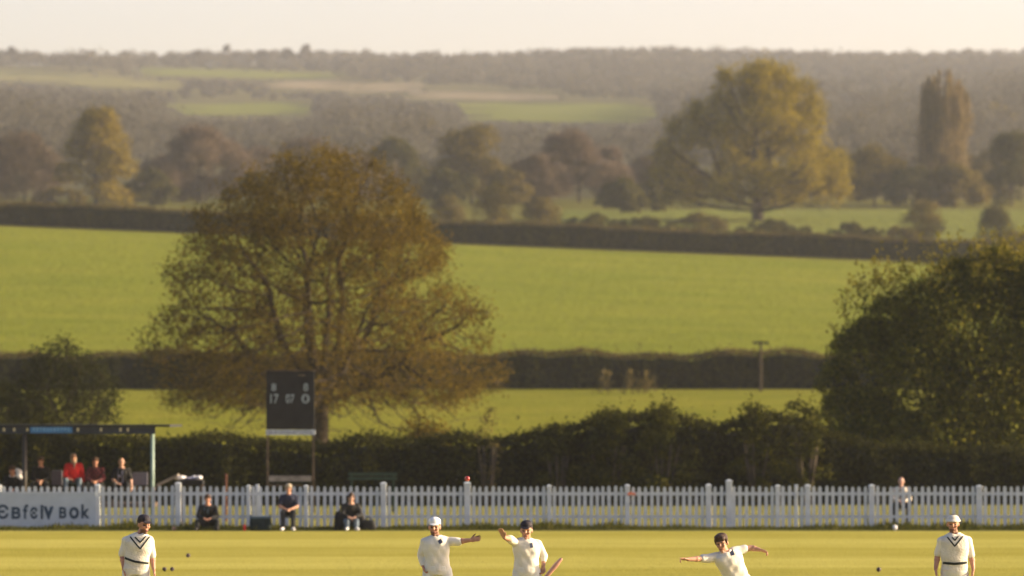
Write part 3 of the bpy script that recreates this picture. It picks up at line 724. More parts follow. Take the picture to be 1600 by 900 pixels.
# bushes on the plateau beyond the clipped hedge
for a in [('small round olive bush in the valley under the golden olive tree', 771, 690, 284, 36, L['gold'], 4000, .34, 43),
          ('smaller round bush left of the round olive bush', 698, 680, 303, 31, L['dull'], 3000, .34, 44),
          ('round olive bush between the round bush and the dark scrub', 848, 675, 305, 33, L['dull'], 3400, .34, 45),
          ('brown twiggy round bush in the far pasture left of the dark bush', 1441, 640, 308, 38, L['dull'], 4200, .32, 46),
          ('dark green bush standing at the right end of the far pasture', 1556, 640, 318, 33, L['dark'], 3600, .32, 47),
          ('low dark scrub at the left end of the row beneath the oak', 925, 632, 331, 46, L['dark'], 3000, .34, 48),
          ('low dark scrub left of the oak trunk', 1010, 634, 336, 50, L['dark'], 3000, .34, 49),
          ('flat olive scrub close to the left of the oak trunk', 1095, 640, 329, 44, L['dull'], 2800, .34, 50),
          ('wide dark scrub in front of the oak trunk', 1208, 632, 340, 62, L['dark'], 3600, .34, 51),
          ('low rounded scrub at the right end of the row beneath the oak', 1332, 630, 345, 42, L['dark'], 2600, .34, 52),
          ('low brown scrub at the foot of the brown twiggy bush', 1400, 628, 352, 40, L['dull'], 2400, .34, 53),
          ('low brown scrub at the foot of the dark green bush', 1590, 626, 358, 60, L['dull'], 2400, .34, 54)]:
    small_shrub(a[0], a[1], a[2], a[3], a[4], a[5], a[6], a[7], a[8], cat='bush', name='bush', nl=9, inner=.55)
hedge('brown_hedge', 'low rough brown hedge just behind the clipped hedge', [(-10,604),(30,603),(70,601),(110,598)], 2.2, lambda x, Y: 1.25+.3*math.sin(x*.35), L['hedge_brown'], None, 260, .30, M['bark'], 14)

# ---------------------------------------------------------------- far woods
def woodland(label, Y0, Y1, spacing, n_near, leaf0, seed, grow=1.0):
    g = np.random.default_rng(seed); VV = []; Y = Y0; made = 0; pts = []
    while Y < Y1:
        hw = .133*Y; k = int(2*hw/spacing)
        for i in range(k):
            pts.append((-hw + (i+g.uniform())*spacing, Y + g.uniform(-.5,.5)*spacing))
        Y += spacing
    for x, Y in pts:
        z = gzf(x, Y); s = FPX/Y; px = ppx(x, Y); py = ppy(z, Y)
        v = math.sin(x/60+Y/170)+math.sin(x/33-Y/90+2)+math.sin(Y/55+x/140)
        if v > 1.35 and Y < 2350 and g.uniform() < .85: continue
        h = g.uniform(6.5, 13.5)*(1-.16*v)*(1.45 if g.uniform() < .07 else 1)*(1+.25*math.sin(x/37+Y/90)); h = min(max(5, h), 17); h = min(h*.78, 10.5) if Y > 2450 else h*grow
        if g.uniform() < .04: h *= 1.2
        r = h*g.uniform(.38,.55); ok = False
        for sc_ in (1, .72, .5, .33, .2):
            if not hits(px-r*sc_*s*.5, py-h*sc_*s*.85, px+r*sc_*s*.5, py-3): ok = True; break
        if not ok: continue
        h *= sc_; r *= sc_
        n = int(n_near*(Y0/Y)**.6*max(.35, sc_)); lf = leaf0*(.55+.45*sc_)
        d = unit(g.normal(size=(n,3))); d[:,2] = np.abs(d[:,2])*1.0-.25; rr = g.uniform(.55, 1, n)
        ph = g.uniform(0, 6.28); az = np.arctan2(d[:,1], d[:,0]); lump = 1+.16*np.sin(3*az+ph)+.12*np.sin(5*d[:,2]*3+ph*2)
        C = np.array([x, Y, z+h*.5]) + d*np.stack([r*rr*lump, r*rr*lump, h*.5*rr*(1+.12*np.sin(2*az+ph))], -1)
        C[:,2] = np.maximum(C[:,2], z+.2)
        VV.append(leaves(C, lf*g.uniform(.6,1.4,n), d, 1.1)); made += 1
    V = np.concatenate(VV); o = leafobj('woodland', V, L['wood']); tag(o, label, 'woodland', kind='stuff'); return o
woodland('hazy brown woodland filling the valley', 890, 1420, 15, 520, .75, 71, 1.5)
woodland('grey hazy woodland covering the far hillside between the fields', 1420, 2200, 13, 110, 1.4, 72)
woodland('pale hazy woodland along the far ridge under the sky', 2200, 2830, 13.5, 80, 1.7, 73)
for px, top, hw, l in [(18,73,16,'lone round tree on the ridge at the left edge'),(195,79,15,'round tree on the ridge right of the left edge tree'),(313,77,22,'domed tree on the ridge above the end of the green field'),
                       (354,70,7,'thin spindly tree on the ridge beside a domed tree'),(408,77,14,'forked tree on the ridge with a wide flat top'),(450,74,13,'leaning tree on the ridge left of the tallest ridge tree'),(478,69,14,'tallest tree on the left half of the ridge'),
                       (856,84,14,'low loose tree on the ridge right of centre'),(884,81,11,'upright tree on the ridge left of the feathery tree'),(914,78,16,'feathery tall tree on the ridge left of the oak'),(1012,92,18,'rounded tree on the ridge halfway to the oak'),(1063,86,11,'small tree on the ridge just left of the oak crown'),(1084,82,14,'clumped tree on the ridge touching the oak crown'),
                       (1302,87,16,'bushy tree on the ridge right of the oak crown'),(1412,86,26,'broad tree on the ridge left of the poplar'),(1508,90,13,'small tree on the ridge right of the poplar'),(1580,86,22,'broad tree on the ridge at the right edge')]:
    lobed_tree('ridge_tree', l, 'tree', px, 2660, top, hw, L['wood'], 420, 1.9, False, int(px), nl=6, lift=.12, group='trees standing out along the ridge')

# ---------------------------------------------------------------- picket fence
YF = 119.0; SF = FPX/YF
fence = empty('picket_fence', (0, YF, 0), 'long white wooden picket fence along the boundary behind the players', 'fence')
gF = np.random.default_rng(17)
posts = [(-490,.14,1.21),(-365,.14,1.2),(-238,.14,1.21),(-110,.15,1.22),(-2,.13,1.20),(152,.14,1.21),(278,.15,1.26),(388,.11,1.18),(478,.11,1.18),(599,.15,1.26),(730,.17,1.27),(858,.12,1.19),(980,.13,1.2),(1107,.15,1.21),(1139,.16,1.33),(1215,.12,1.19),(1262,.14,1.2),(1362,.15,1.2),(1530,.16,1.18),(1660,.15,1.2),(1790,.15,1.2),(1918,.14,1.2),(2046,.14,1.21),(2172,.14,1.2),(2300,.14,1.2)]
for i, (px, w, h) in enumerate(posts):
    mb = MB(); x = wx(px, YF); y0 = -.035
    mb.box((x-w/2, y0-.02, -.1), (x+w/2, y0+w, h-.05))
    mb.add([(x-w/2-.012, y0-.032, h-.05), (x+w/2+.012, y0-.032, h-.05), (x+w/2+.012, y0+w+.012, h-.05), (x-w/2-.012, y0+w+.012, h-.05),
            (x-w/2-.012, y0-.032, h-.02), (x+w/2+.012, y0-.032, h-.02), (x+w/2+.012, y0+w+.012, h-.02), (x-w/2-.012, y0+w+.012, h-.02), (x, y0+w/2, h+.02)],
           [(3,2,1,0),(0,1,5,4),(1,2,6,5),(2,3,7,6),(3,0,4,7),(4,5,8),(5,6,8),(6,7,8),(7,4,8)])
    mb.build('post', M['white_paint'], fence, bevel=.006)
main_posts = [p for p in posts if p[0] != 1139]
for a, b in zip(main_posts[:-1], main_posts[1:]):
    xa = wx(a[0], YF)+a[1]/2+.003; xb_ = wx(b[0], YF)-b[1]/2-.003
    for z0, z1 in ((.30,.375),(.91,1.0)):
        mb = MB(); mb.box((xa, .004, z0), (xb_, .045, z1)); mb.build('rail', M['white_paint'], fence)
    n = max(3, round((xb_-xa)/.171)); mb = MB(); pitch = (xb_-xa)/n
    for k in range(n):
        x = xa+(k+.5)*pitch+gF.normal()*.004; hw = .043+gF.normal()*.002; t = 1.155+gF.normal()*.008; b0 = .05+gF.uniform(0,.03)
        tl = gF.normal()*.006
        F_ = [(x-hw, -.021, b0), (x+hw, -.021, b0), (x+hw+tl, -.021, t-.045), (x+.018+tl, -.021, t), (x-.018+tl, -.021, t), (x-hw+tl, -.021, t-.045)]
        B_ = [(p[0], 0.0, p[2]) for p in F_]
        mb.add(F_+B_, [(0,1,2,3,4,5),(11,10,9,8,7,6)]+[(i, i+6, (i+1)%6+6, (i+1)%6) for i in range(6)])
    mb.build('picket_panel', M['white_paint'], fence)

# banner board on the fence, with its lettering
xr = wx(151, YF); board = empty('banner_board', (xr-2.6, YF-.06, 0), 'pale blue white advertising board with dark lettering hung on the left of the fence', 'sign')
mb = MB(); mb.box((-2.6, -.03, .06), (2.6, -.004, .985)); mb.build('panel', M['sign_board'], board, bevel=.006)
mb = MB()
for x0, x1, z0, z1 in ((-2.6,2.6,.985,1.01),(-2.6,2.6,.04,.06)): mb.box((x0,-.036,z0),(x1,-.001,z1))
mb.build('edging', M['white_paint'], board)
def text(name, s, h, cx, cz, y, m, parent, width=None, bold=.0, depth=.004):
    cu = bpy.data.curves.new('t', 'FONT'); cu.body = s; cu.align_x = 'CENTER'; cu.align_y = 'CENTER'; cu.size = 1; cu.extrude = .01; cu.offset = bold
    o = bpy.data.objects.new('t', cu); COL.objects.link(o); dg = bpy.context.evaluated_depsgraph_get(); dg.update()
    me = bpy.data.meshes.new_from_object(o.evaluated_get(dg)); bpy.data.objects.remove(o)
    n = len(me.vertices); c = np.empty(n*3, np.float32); me.vertices.foreach_get('co', c); c = c.reshape(-1, 3)
    lo = c.min(0); hi = c.max(0); q = c-(lo+hi)/2; q[:,0] *= (width or h*(hi-lo)[0]/(hi-lo)[1])/(hi-lo)[0]; q[:,1] *= h/(hi-lo)[1]; q[:,2] *= depth/.02
    W = np.stack([q[:,0]+cx, q[:,2]+y, q[:,1]+cz], -1).astype(np.float32); me.vertices.foreach_set('co', W.ravel()); me.update()
    return link(name, me, m, parent)
def bx(px): return wx(px, YF-.09)-(xr-2.6)
def bz(py): return wz(py, YF-.09)
for ch, x0, x1, y0, y1 in (('Є',-5,13.5,788,811),('в',18,33,792,811),('f',36,44,788,811),('є',47,59,792,811),('l',63.5,67.5,789,811),('v',67.5,84,791,812),('в',92.5,104.5,792,810),('o',108,123.5,792,811),('k',127,140.5,788,810)):
    text('letter', ch, (y1-y0)/SF, bx((x0+x1)/2), bz((y0+y1)/2), -.034, M['lettering'], board, width=(x1-x0)/SF, bold=.034)

# long grass at the foot of the fence
g = np.random.default_rng(90); n = 42000
bxs = g.uniform(-19, 19, n); bys = np.where(g.uniform(size=n) < .75, YF+g.normal(size=n)*.35-.5, g.uniform(117.1, 121, n)); bys = np.clip(bys, 117.05, 124)
hh = .10+.10*np.abs(g.normal(size=n))*(.5+.5*np.sin(bxs*1.7)**2)*(1+.5*np.sin(bxs*.6+1)); hh = np.clip(hh*.72, .05, .34)
d = unit(np.stack([g.normal(size=n)*.3, g.normal(size=n)*.3, np.ones(n)], -1))
C = np.stack([bxs, bys, hh*.5-.01], -1)
tag(leafobj('long_grass', leaves(C, hh, None, 1, .11, along=d), L['grass']), 'rough dark green long grass along the foot of the white fence', 'grass', kind='stuff')

# small things about the fence
def ball(name, px, py, Y, r, m, label, z=None, group=None, seam=True):
    x = wx(px, Y); zz = r if z is None else z
    o = empty(name, (x, Y, zz-r), label, 'ball', group)
    mb = MB(); mb.ell((0,0,r), (r,r,r)); mb.build('shell', m, o, smooth=True)
    if seam:
        mb = MB(); Mx = Matrix.Rotation(.6, 3, 'X') @ Matrix.Rotation(.9, 3, 'Y')
        for k in range(24):
            a = 2*math.pi*k/24; b = 2*math.pi*(k+1)/24; R_ = r*1.01
            mb.cyl(Vector((0,0,r))+Mx@Vector((R_*math.cos(a),R_*math.sin(a),0)), Vector((0,0,r))+Mx@Vector((R_*math.cos(b),R_*math.sin(b),0)), r*.06, n=5)
        mb.build('seam', M['willow'] if m is M['red_ball'] else M['dark_ball'], o)
    return o
def gY(py): return CAMZ*FPX/(py-HY)
ball('cricket_ball', 730, 748, 62, .038, M['red_ball'], 'bright red cricket ball in the air above the thick fence post', wz(748, 62))
ball('dark_ball', 294, 871, gY(871.3), .047, M['dark_ball'], 'dark ball on the outfield farther back than the two side by side', group='dark balls lying on the outfield')
ball('dark_ball', 257, 892, gY(892.6), .043, M['dark_ball'], 'dark ball nearest the capped fielder, left of a close pair', group='dark balls lying on the outfield')
ball('dark_ball', 269, 892, gY(892.6), .042, M['dark_ball'], 'dark ball on the right of the close pair beside the capped fielder', group='dark balls lying on the outfield')
ball('dark_ball', 1373, 893, gY(893.6), .047, M['dark_ball'], 'dark ball lying alone on the outfield left of the fielder in the cream hat', group='dark balls lying on the outfield')
ball('pale_ball', 1398, 829, 117.6, .075, M['white_cloth'], 'white ball in the grass in front of the fence below the seated bald man', seam=False)
ball('pale_ball', 272, 829, 117.6, .06, M['willow'], 'pinkish ball in the grass by the fence near the capped fielder', seam=False)
tape = empty('tape_marker', (wx(987, YF), YF-.05, .95), 'short strip of orange pink tape tied on the top rail of the fence', 'tape')
mb = MB(); mb.box((-.07,-.02,-.02),(.10,-.005,.045), Matrix.Rotation(.15,4,'Y')); mb.box((-.10,-.022,.0),(-.04,-.004,.075), Matrix.Rotation(-.5,4,'Y')); mb.build('strip', M['orange'], tape)
stake = empty('wooden_stake', (wx(1110, 119.3), 119.35, 0), 'bare cream wooden stake leaning behind the fence post near the bowler', 'stake')
mb = MB(); mb.box((-.05,-.03,-.05),(.05,.03,1.0), Matrix.Rotation(-.03,4,'Y')); mb.build('stake', M['beige_cloth'], stake, bevel=.008)
for px, l in ((1244, 'thin pale stake top showing over the fence left of the seated bald man'), (402, 'thin pale stake top showing over the fence near the dark canvas box')):
    s = empty('wooden_stake', (wx(px, 119.4), 119.4, 0), l, 'stake'); mb = MB(); mb.box((-.045,-.03,-.05),(.045,.03,1.2)); mb.build('stake', M['white_paint'], s, bevel=.008)

# ---------------------------------------------------------------- scoreboard
YS = 140.0; SS = FPX/YS
def sx(px): return (px-454)/SS
def sz(py): return wz(py, YS)
sb = empty('scoreboard', (wx(454, YS), YS, 0), 'tall black cricket scoreboard with pale numbers standing on two timber legs', 'scoreboard')
mb = MB(); mb.box((sx(416), -.06, sz(671)), (sx(491.5), .06, sz(580))); mb.build('panel', M['black_board'], sb, bevel=.01)
mb = MB(); mb.box((sx(414.5), -.09, sz(580)+.002), (sx(493), .10, sz(580)+.05)); mb.build('top_trim', M['old_wood'], sb)
mb = MB(); mb.box((sx(416), -.075, sz(679.5)), (sx(492.5), .05, sz(671.5))); cp = mb.build('caption_strip', M['caption'], sb)
mb = MB()
for k in range(22):
    a = 419+k*3.2+gF.uniform(-.3,.3); mb.box((sx(a), -.079, sz(677.5)), (sx(a+gF.uniform(.9,1.9)), -.076, sz(673.6)))
mb.build('small_lettering', M['grey_seat'], cp)
for a, b in ((416.5,419.5),(488,491)):
    mb = MB(); mb.box((sx(a), -.03, -.1), (sx(b), .05, sz(679.6))); mb.build('leg', M['old_wood'], sb)
mb = MB(); mb.box((sx(420.5), -.09, sz(752)), (sx(486), .03, sz(743.5))); mb.build('shelf', M['pale_wood'], sb)
mb = MB(); mb.box((sx(420), .0, sz(760)), (sx(487.5), .04, sz(757))); mb.build('cross_rail', M['old_wood'], sb)
for s, x, y, w, h in (('8',428,605,7.5,12),('8',478,605,7.5,12),('17',429,623,13,14.5),('07',453.5,623,13.5,14),('0',477.5,623,12.5,14.5)):
    text('number', s, h/SS, sx(x), sz(y), -.064, M['digit'], sb, width=w/SS, bold=.02)
mb = MB(); mb.box((sx(466),-.064,sz(588)),(sx(477),-.062,sz(585))); mb.build('name_strip', M['old_wood'], sb)
gb = empty('garden_bench', (wx(582, 141), 141, 0), 'dark green slatted bench in front of the tall hedge', 'bench')
mb = MB()
for z in (1.02,1.16): mb.box((-.78,.0,z),(.78,.03,z+.09), Matrix.Rotation(0,4,'X'))
mb.build('backrest', M['bench_green'], gb)
mb = MB(); 
for y in (-.42,-.30,-.18): mb.box((-.78,y,.52),(.78,y+.1,.56))
mb.build('seat', M['bench_green'], gb)
for sx_ in (-.7,.64):
    mb = MB(); mb.box((sx_,-.42,0),(sx_+.06,-.36,.518)); mb.build('leg', M['bench_green'], gb)
    mb = MB(); mb.box((sx_,.032,0),(sx_+.06,.09,1.24)); mb.build('leg', M['bench_green'], gb)
rp = empty('iron_post', (wx(353, 128), 128, 0), 'thin rusty red post behind the fence left of the scoreboard', 'post')
mb = MB(); mb.cyl((0,0,0),(0,0,1.32),.035,n=8); mb.ell((0,0,1.34),(.045,.045,.045),nu=8,nv=6); mb.build('shaft', M['rust'], rp)

# white covers on a trestle
YT = 125.0; ST = FPX/YT
tr = empty('trestle_table', (wx(285, YT), YT, 0), 'low trestle with a sloping pale board behind the fence beside the shelter', 'table')
def tx(px): return (px-285)/ST
def tz(py): return wz(py, YT)
mb = MB(); a = (tx(246), tz(760)); b = (tx(279), tz(744))
mb.add([(a[0],-.3,a[1]),(b[0],-.3,b[1]),(b[0],.3,b[1]),(a[0],.3,a[1]),(a[0],-.3,a[1]+.07),(b[0],-.3,b[1]+.07),(b[0],.3,b[1]+.07),(a[0],.3,a[1]+.07)], [(0,3,2,1),(4,5,6,7),(0,1,5,4),(1,2,6,5),(2,3,7,6),(3,0,4,7)])
mb.build('sloping_board', M['pale_wood'], tr)
mb = MB(); mb.box((tx(280), -.32, tz(757)), (tx(318), .32, tz(750))); mb.build('tabletop', M['black_cloth'], tr)
for q in (282, 314):
    for y in (-.28,.22):
        mb = MB(); mb.box((tx(q), y, 0), (tx(q)+.06, y+.06, tz(757)-.003)); mb.build('leg', M['old_wood'], tr)
for i, (p, q, r, m, l) in enumerate([(283,744,(.12,.16,.085),'white_cloth','white bundle of cloth at the left end of the trestle'),(298,746,(.16,.15,.06),'lilac','grey lilac bundle of cloth in the middle of the trestle'),(311,746,(.13,.16,.09),'white_cloth','larger white bundle of cloth at the right end of the trestle')]):
    o = empty('cloth_bundle', (tx(p)+wx(285,YT), YT, tz(750)), l, 'bundle'); mb = MB(); g = np.random.default_rng(i)
    for k in range(7): mb.ell((g.normal()*r[0]*.45, g.normal()*r[1]*.4, r[2]*(.55+.35*g.uniform())), (r[0]*.75, r[1]*.7, r[2]*.62), nu=12, nv=8)
    link('cloth', mb.remeshed('cloth', .018, 4), M[m], o)

# ---------------------------------------------------------------- shelter
YH = 121.6; SH = FPX/YH
sh = empty('spectator_shelter', (wx(100, YH), YH, 0), 'open sided dark shelter with a flat roof over the seated spectators', 'shelter')
def hx(px): return (px-100)/SH
def hz(py): return wz(py, YH)
mb = MB(); mb.box((hx(-160), -.12, hz(667)), (hx(266), 4.4, hz(663.5))); mb.build('roof', M['roof'], sh)
mb = MB(); mb.box((hx(-160), -.06, hz(678)), (hx(243), -.02, hz(667)-.003)); fa = mb.build('fascia', M['fascia'], sh)
for px in (6.5, 22.5, 43, 122, 158, 188.5, 200):
    mb = MB(); mb.box((hx(px)-.028, -.068, hz(674)), (hx(px)+.032, -.062, hz(668.8))); mb.build('plaque', M['plaque'], fa)
mb = MB(); mb.box((hx(48), -.10, hz(676.5)), (hx(113.5), -.064, hz(664.2)+.0)); bs = mb.build('name_board', M['blue_sign'], sh)
mb = MB()
for k in range(11):
    x = 52+k*5.4; mb.box((hx(x), -.104, hz(673+gF.uniform(-1,1))), (hx(x+3.2), -.1015, hz(668+gF.uniform(-1,1))))
mb.build('faint_lettering', M['blue_mark'], bs)
for px, m, w in ((238,'green_post',.055),(38,'dark_post',.065),(-120,'dark_post',.06)):
    mb = MB(); mb.cyl((hx(px), .05, 0), (hx(px), .05, hz(667)-.003), w, n=10); mb.build('post', M[m], sh, smooth=True)
for px in (238, 38, -120):
    hxr = hx(px)*(YH+4.1)/YH+wx(100, YH)*4.1/YH; mb = MB(); mb.cyl((hxr, 4.1, 0), (hxr, 4.1, hz(667)-.003), .05, n=10); mb.build('rear_post', M['dark_post'], sh, smooth=True)
mb = MB(); mb.cyl((hx(238), .05, hz(673)), (hx(238), .05, hz(668.3)), .085, n=10); mb.build('bracket', M['plaque'], sh)
ST_Z = .62
stand = empty('viewing_platform', (wx(100, 124), 124.2, 0), 'raised timber platform with a long bench under the shelter', 'platform')
mb = MB(); mb.box((-6, -1.0, .5), (2.55, 1.2, ST_Z)); mb.build('deck', M['old_wood'], stand)
mb = MB(); mb.box((-6, -.25, ST_Z+.36), (2.55, .22, ST_Z+.42)); mb.build('bench_seat', M['old_wood'], stand)
for x in (-5.5,-3.5,-1.5,.5,2.3):
    mb = MB(); mb.box((x, -.9, 0), (x+.1, -.8, .498)); mb.build('leg', M['old_wood'], stand)
    mb = MB(); mb.box((x, -.02, ST_Z+.003), (x+.08, .06, ST_Z+.358)); mb.build('bench_leg', M['old_wood'], stand)
for px0, px1, t, l in ((80.5, 97.5, 735, 'grey back panel of a seat between the dark jacket man and the red fleece'), (207, 231, 738, 'lilac grey back panel of a seat at the right end of the shelter bench')):
    Yq = 124.5; o = empty('seat_panel', (wx((px0+px1)/2, Yq), Yq, ST_Z), l, 'seat'); w = (px1-px0)/FPX*Yq
    mb = MB(); mb.box((-w/2, -.02, .48), (w/2, .02, wz(t, Yq)-ST_Z)); mb.build('backrest', M['grey_seat'], o, bevel=.015)
    for s in (-1, 1):
        mb = MB(); mb.box((s*w*.4-.015, -.015, 0), (s*w*.4+.015, .015, .478)); mb.build('support', M['dark_post'], o)

# ---------------------------------------------------------------- people
def vec(*a): return Vector(a)
def body(t, J, skin='skin', top=None, sleeve=.45, bottom='trousers_white', shoes='shoe_white', hat=None, hair=None, beard=False, vest=None, collar=True, voxel=.0075, face=(0,-1,0), up=(0,0,1), fingers=(.35,.35), puff=1.0, longhair=None, shirt_open=None, topname='shirt', belly=1.0, badge=None, hood=False, tuck=True, shorts=False):
    """J: joints in the person's own frame (metres, person faces -y)"""
    J = {k: Vector(v) for k, v in J.items()}
    f = Vector(face).normalized(); u = Vector(up).normalized(); r = f.cross(u).normalized(); u = r.cross(f).normalized()   # r: the person's own right seen from behind
    HM = Matrix((r, -f, u)).transposed()                      # local head axes: x = r, y = back, z = up
    hc = J['head']
    b = MB()
    def hp(x, y, z): return hc + HM @ Vector((x, y, z))
    b.ell(hp(0, .008, .025), (.076, .095, .095), HM); b.ell(hp(0, -.018, -.045), (.058, .068, .075), HM)
    b.capsule(hp(0, -.088, .012), hp(0, -.105, -.018), .009, .014, 8); b.ell(hp(0, -.078, .035), (.055, .02, .012), HM); b.ell(hp(0, -.068, -.10), (.024, .02, .018), HM)
    b.ell(hp(0, -.083, -.062), (.024, .010, .010), HM)
    for s in (-1, 1):
        b.ell(hp(s*.078, .008, -.005), (.010, .020, .032), HM); b.ell(hp(s*.04, -.07, -.022), (.022, .018, .018), HM)
    nk = J['neck']; b.capsule(nk - Vector((0,0,.03)), hp(0, .015, -.06), .062, .054, 12)
    hipm = (J['hl']+J['hr'])/2; shm = (J['sl']+J['sr'])/2
    ax_h = (J['hl']-J['hr']); ax_h.normalize(); ax_s = (J['sl']-J['sr']); sw = ax_s.length/2; ax_s.normalize()
    def torso(mb, inf, t0=-.12, t1=1.04, bel=belly, n=26):
        st = []; spine = (nk - hipm)
        prof = [(-.12,.125,.10),(0,.158,.115),(.2,.150,.108),(.42,.155*bel,.108*bel),(.62,.172,.120),(.78,.180,.116),(.90,.160,.098),(.98,.105,.078),(1.04,.066,.066)]
        for q in sorted(set([p[0] for p in prof if t0 < p[0] < t1] + [t0, t1])):
            w = np.interp(q, [p[0] for p in prof], [p[1] for p in prof]); d = np.interp(q, [p[0] for p in prof], [p[2] for p in prof])
            w *= 1 if q < .3 else (.75+.25*sw/.19)
            ax = (ax_h*(1-q)+ax_s*q).normalized(); fr = ax.cross(spine.normalized()).normalized()
            c = hipm + spine*q - fr*0.0
            st.append((c, ax*(w+inf), fr*(d+inf)))
        mb.loft(st, n)
    torso(b, 0)
    for s, (sh_, el, wr, ha) in (('l', ('sl','el','wl','al')), ('r', ('sr','er','wr','ar'))):
        S, E, W, A = J[sh_], J[el], J[wr], J[ha]
        b.capsule(S, E, .052, .041, 12); b.capsule(E, W, .041, .028, 12); b.ell(S*.72+E*.28, (.05,.05,.05)); b.ell(E*.7+W*.3, (.043,.043,.043))
        d = (A-W).normalized(); nrm = J.get('n'+s, Vector((0,-1,0))); nrm = (nrm - d*nrm.dot(d)).normalized(); sd = d.cross(nrm).normalized()
        th = J.get('t'+s); tsgn = 1 if (th is None or sd.dot(th) > 0) else -1
        Mh = Matrix((sd, nrm, d)).transposed()
        b.ell(W + d*.05, (.040, .017, .055), Mh, 12, 8)
        curl = fingers[0 if s == 'l' else 1]; cm_ = curl if not isinstance(curl, (list, tuple)) else sum(curl)/4
        for k, ln in enumerate((.070,.080,.076,.060)):
            o_ = (-.030+.020*k)*-tsgn; p = W + d*.088 + sd*o_; di = (d + sd*o_*3.0*(1-cm_)).normalized(); ang = 0
            if isinstance(curl, (list, tuple)): c_ = curl[k]
            else: c_ = curl
            for j in range(3):
                ang += c_*(.55+.35*j)*1.1; dj = (di*math.cos(ang) + nrm*math.sin(ang)).normalized(); q = p + dj*ln*(.45,.32,.23)[j]
                b.capsule(p, q, .0098-.0009*j, .0092-.0009*j, 8, 3); p = q
        p = W + d*.035 + sd*tsgn*.028; dj = (d*.85 + sd*tsgn*.6 + nrm*.25).normalized(); q = p + dj*.045; b.capsule(p, q, .014, .0105, 8, 3)
        b.capsule(q, q + (d*.9+sd*tsgn*.35+nrm*.35).normalized()*.032, .0105, .009, 8, 3)
    for hp_, kn, an, to in (('hl','kl','nl_','ol'), ('hr','kr','nr_','or')):
        H_, K_, A_, T_ = J[hp_], J[kn], J[an], J[to]
        b.capsule(H_, K_, .080, .055, 12); b.capsule(K_, A_, .054, .038, 12)
        b.ell(K_*.7+A_*.3, (.052,.054,.06)); b.capsule(A_, T_, .040, .030, 10)
    me = b.remeshed('body', voxel, 2)
    for m in (skin, 'eye', 'lip', 'stubble' if beard else skin): me.materials.append(M[m])
    n = len(me.polygons); cs = np.empty(n*3, np.float32); me.polygons.foreach_get('center', cs); cs = cs.reshape(-1,3)-np.array(hc)
    q = cs @ np.array(HM); mi = np.zeros(n, np.int32); fr = q[:,1] < -.035
    mi[fr & (np.abs(np.abs(q[:,0])-.031) < .015) & (np.abs(q[:,2]-.006) < .009)] = 1
    mi[fr & (np.abs(np.abs(q[:,0])-.031) < .018) & (np.abs(q[:,2]-.030) < .004)] = 1
    mi[fr & (np.abs(q[:,0]) < .024) & (np.abs(q[:,2]+.062) < .008)] = 2
    if beard: mi[(q[:,2] < -.052) & (q[:,2] > -.125) & (q[:,1] < -.01) & (mi == 0)] = 3
    me.polygons.foreach_set('material_index', mi); link('body', me, None, t)
    out = {}
    # upper garment
    if top:
        g_ = MB(); torso(g_, .022*puff, t0=(-.02 if tuck else -.10), t1=1.0)
        for s, (sh_, el, wr) in (('l', ('sl','el','wl')), ('r', ('sr','er','wr'))):
            S, E, W = J[sh_], J[el], J[wr]; sl = sleeve if not isinstance(sleeve, (tuple, list)) else sleeve[0 if s == 'l' else 1]
            g_.ell(S, (.072*puff, .074*puff, .070*puff)); mid = (nk+S)/2 - Vector((0,0,.012)); g_.capsule(mid, S, .062, .066, 12)
            if sl <= 1: e = S + (E-S)*sl; g_.capsule(S, e, .070*puff, .064*puff, 14, 4)
            else:
                e = E + (W-E)*(sl-1); g_.capsule(S, E, .070*puff, .056*puff, 14); g_.capsule(E, e, .056*puff, .042*puff, 14)
        sm = g_.remeshed(topname, .010, 3)
        no = np.empty(len(sm.vertices)*3, np.float32); sm.vertices.foreach_get('co', no); c = no.reshape(-1,3)
        fold = .0025*(np.sin(c[:,2]*34+c[:,0]*21+3*np.sin(c[:,0]*9)) + np.sin(c[:,0]*41-c[:,2]*23+c[:,1]*17))
        nv = np.empty(len(sm.vertices)*3, np.float32); sm.vertices.foreach_get('normal', nv); c = c + nv.reshape(-1,3)*fold[:,None]; sm.vertices.foreach_set('co', c.astype(np.float32).ravel()); sm.update()
        out['shirt'] = link(topname, sm, M[top], t)
        if collar:
            cm = MB(); ax = ax_s; fr = ax.cross((nk-hipm).normalized()).normalized(); up_ = (nk-hipm).normalized()
            for s in (-1, 1):
                pts = []
                for k in range(9):
                    a = s*(.16+k*.335); pts.append(nk - up_*.012 + ax*.078*math.sin(a) - fr*-.078*math.cos(a)*(1) + up_*(.014 if k else -.03))
                for k in range(8): cm.capsule(pts[k], pts[k+1], .017, .017, 8, 2)
                cm.capsule(pts[0], pts[0]-up_*.05+ax*s*.025+fr*.012, .016, .012, 8, 2)
            link('collar', cm.remeshed('collar', .008, 2), M[collar if isinstance(collar, str) else top], t)
    if vest:
        g_ = MB(); torso(g_, .026, t0=.02, t1=.95)
        for S in (J['sl'], J['sr']): mid = nk*.42+S*.58-Vector((0,0,.02)); g_.capsule(nk*.8+S*.2-Vector((0,0,.03)), mid, .060, .062, 12)
        vm = g_.remeshed('knitted_vest', .010, 4)
        cc = np.empty(len(vm.vertices)*3, np.float32); vm.vertices.foreach_get('co', cc); cc = cc.reshape(-1,3)
        nv = np.empty(len(vm.vertices)*3, np.float32); vm.vertices.foreach_get('normal', nv)
        cc = cc + nv.reshape(-1,3)*(.004*np.sin(cc[:,2]*31+cc[:,0]*13))[:,None]; vm.vertices.foreach_set('co', cc.astype(np.float32).ravel()); vm.update()
        vo = link('knitted_vest', vm, M['sweater'], t); out['vest'] = vo
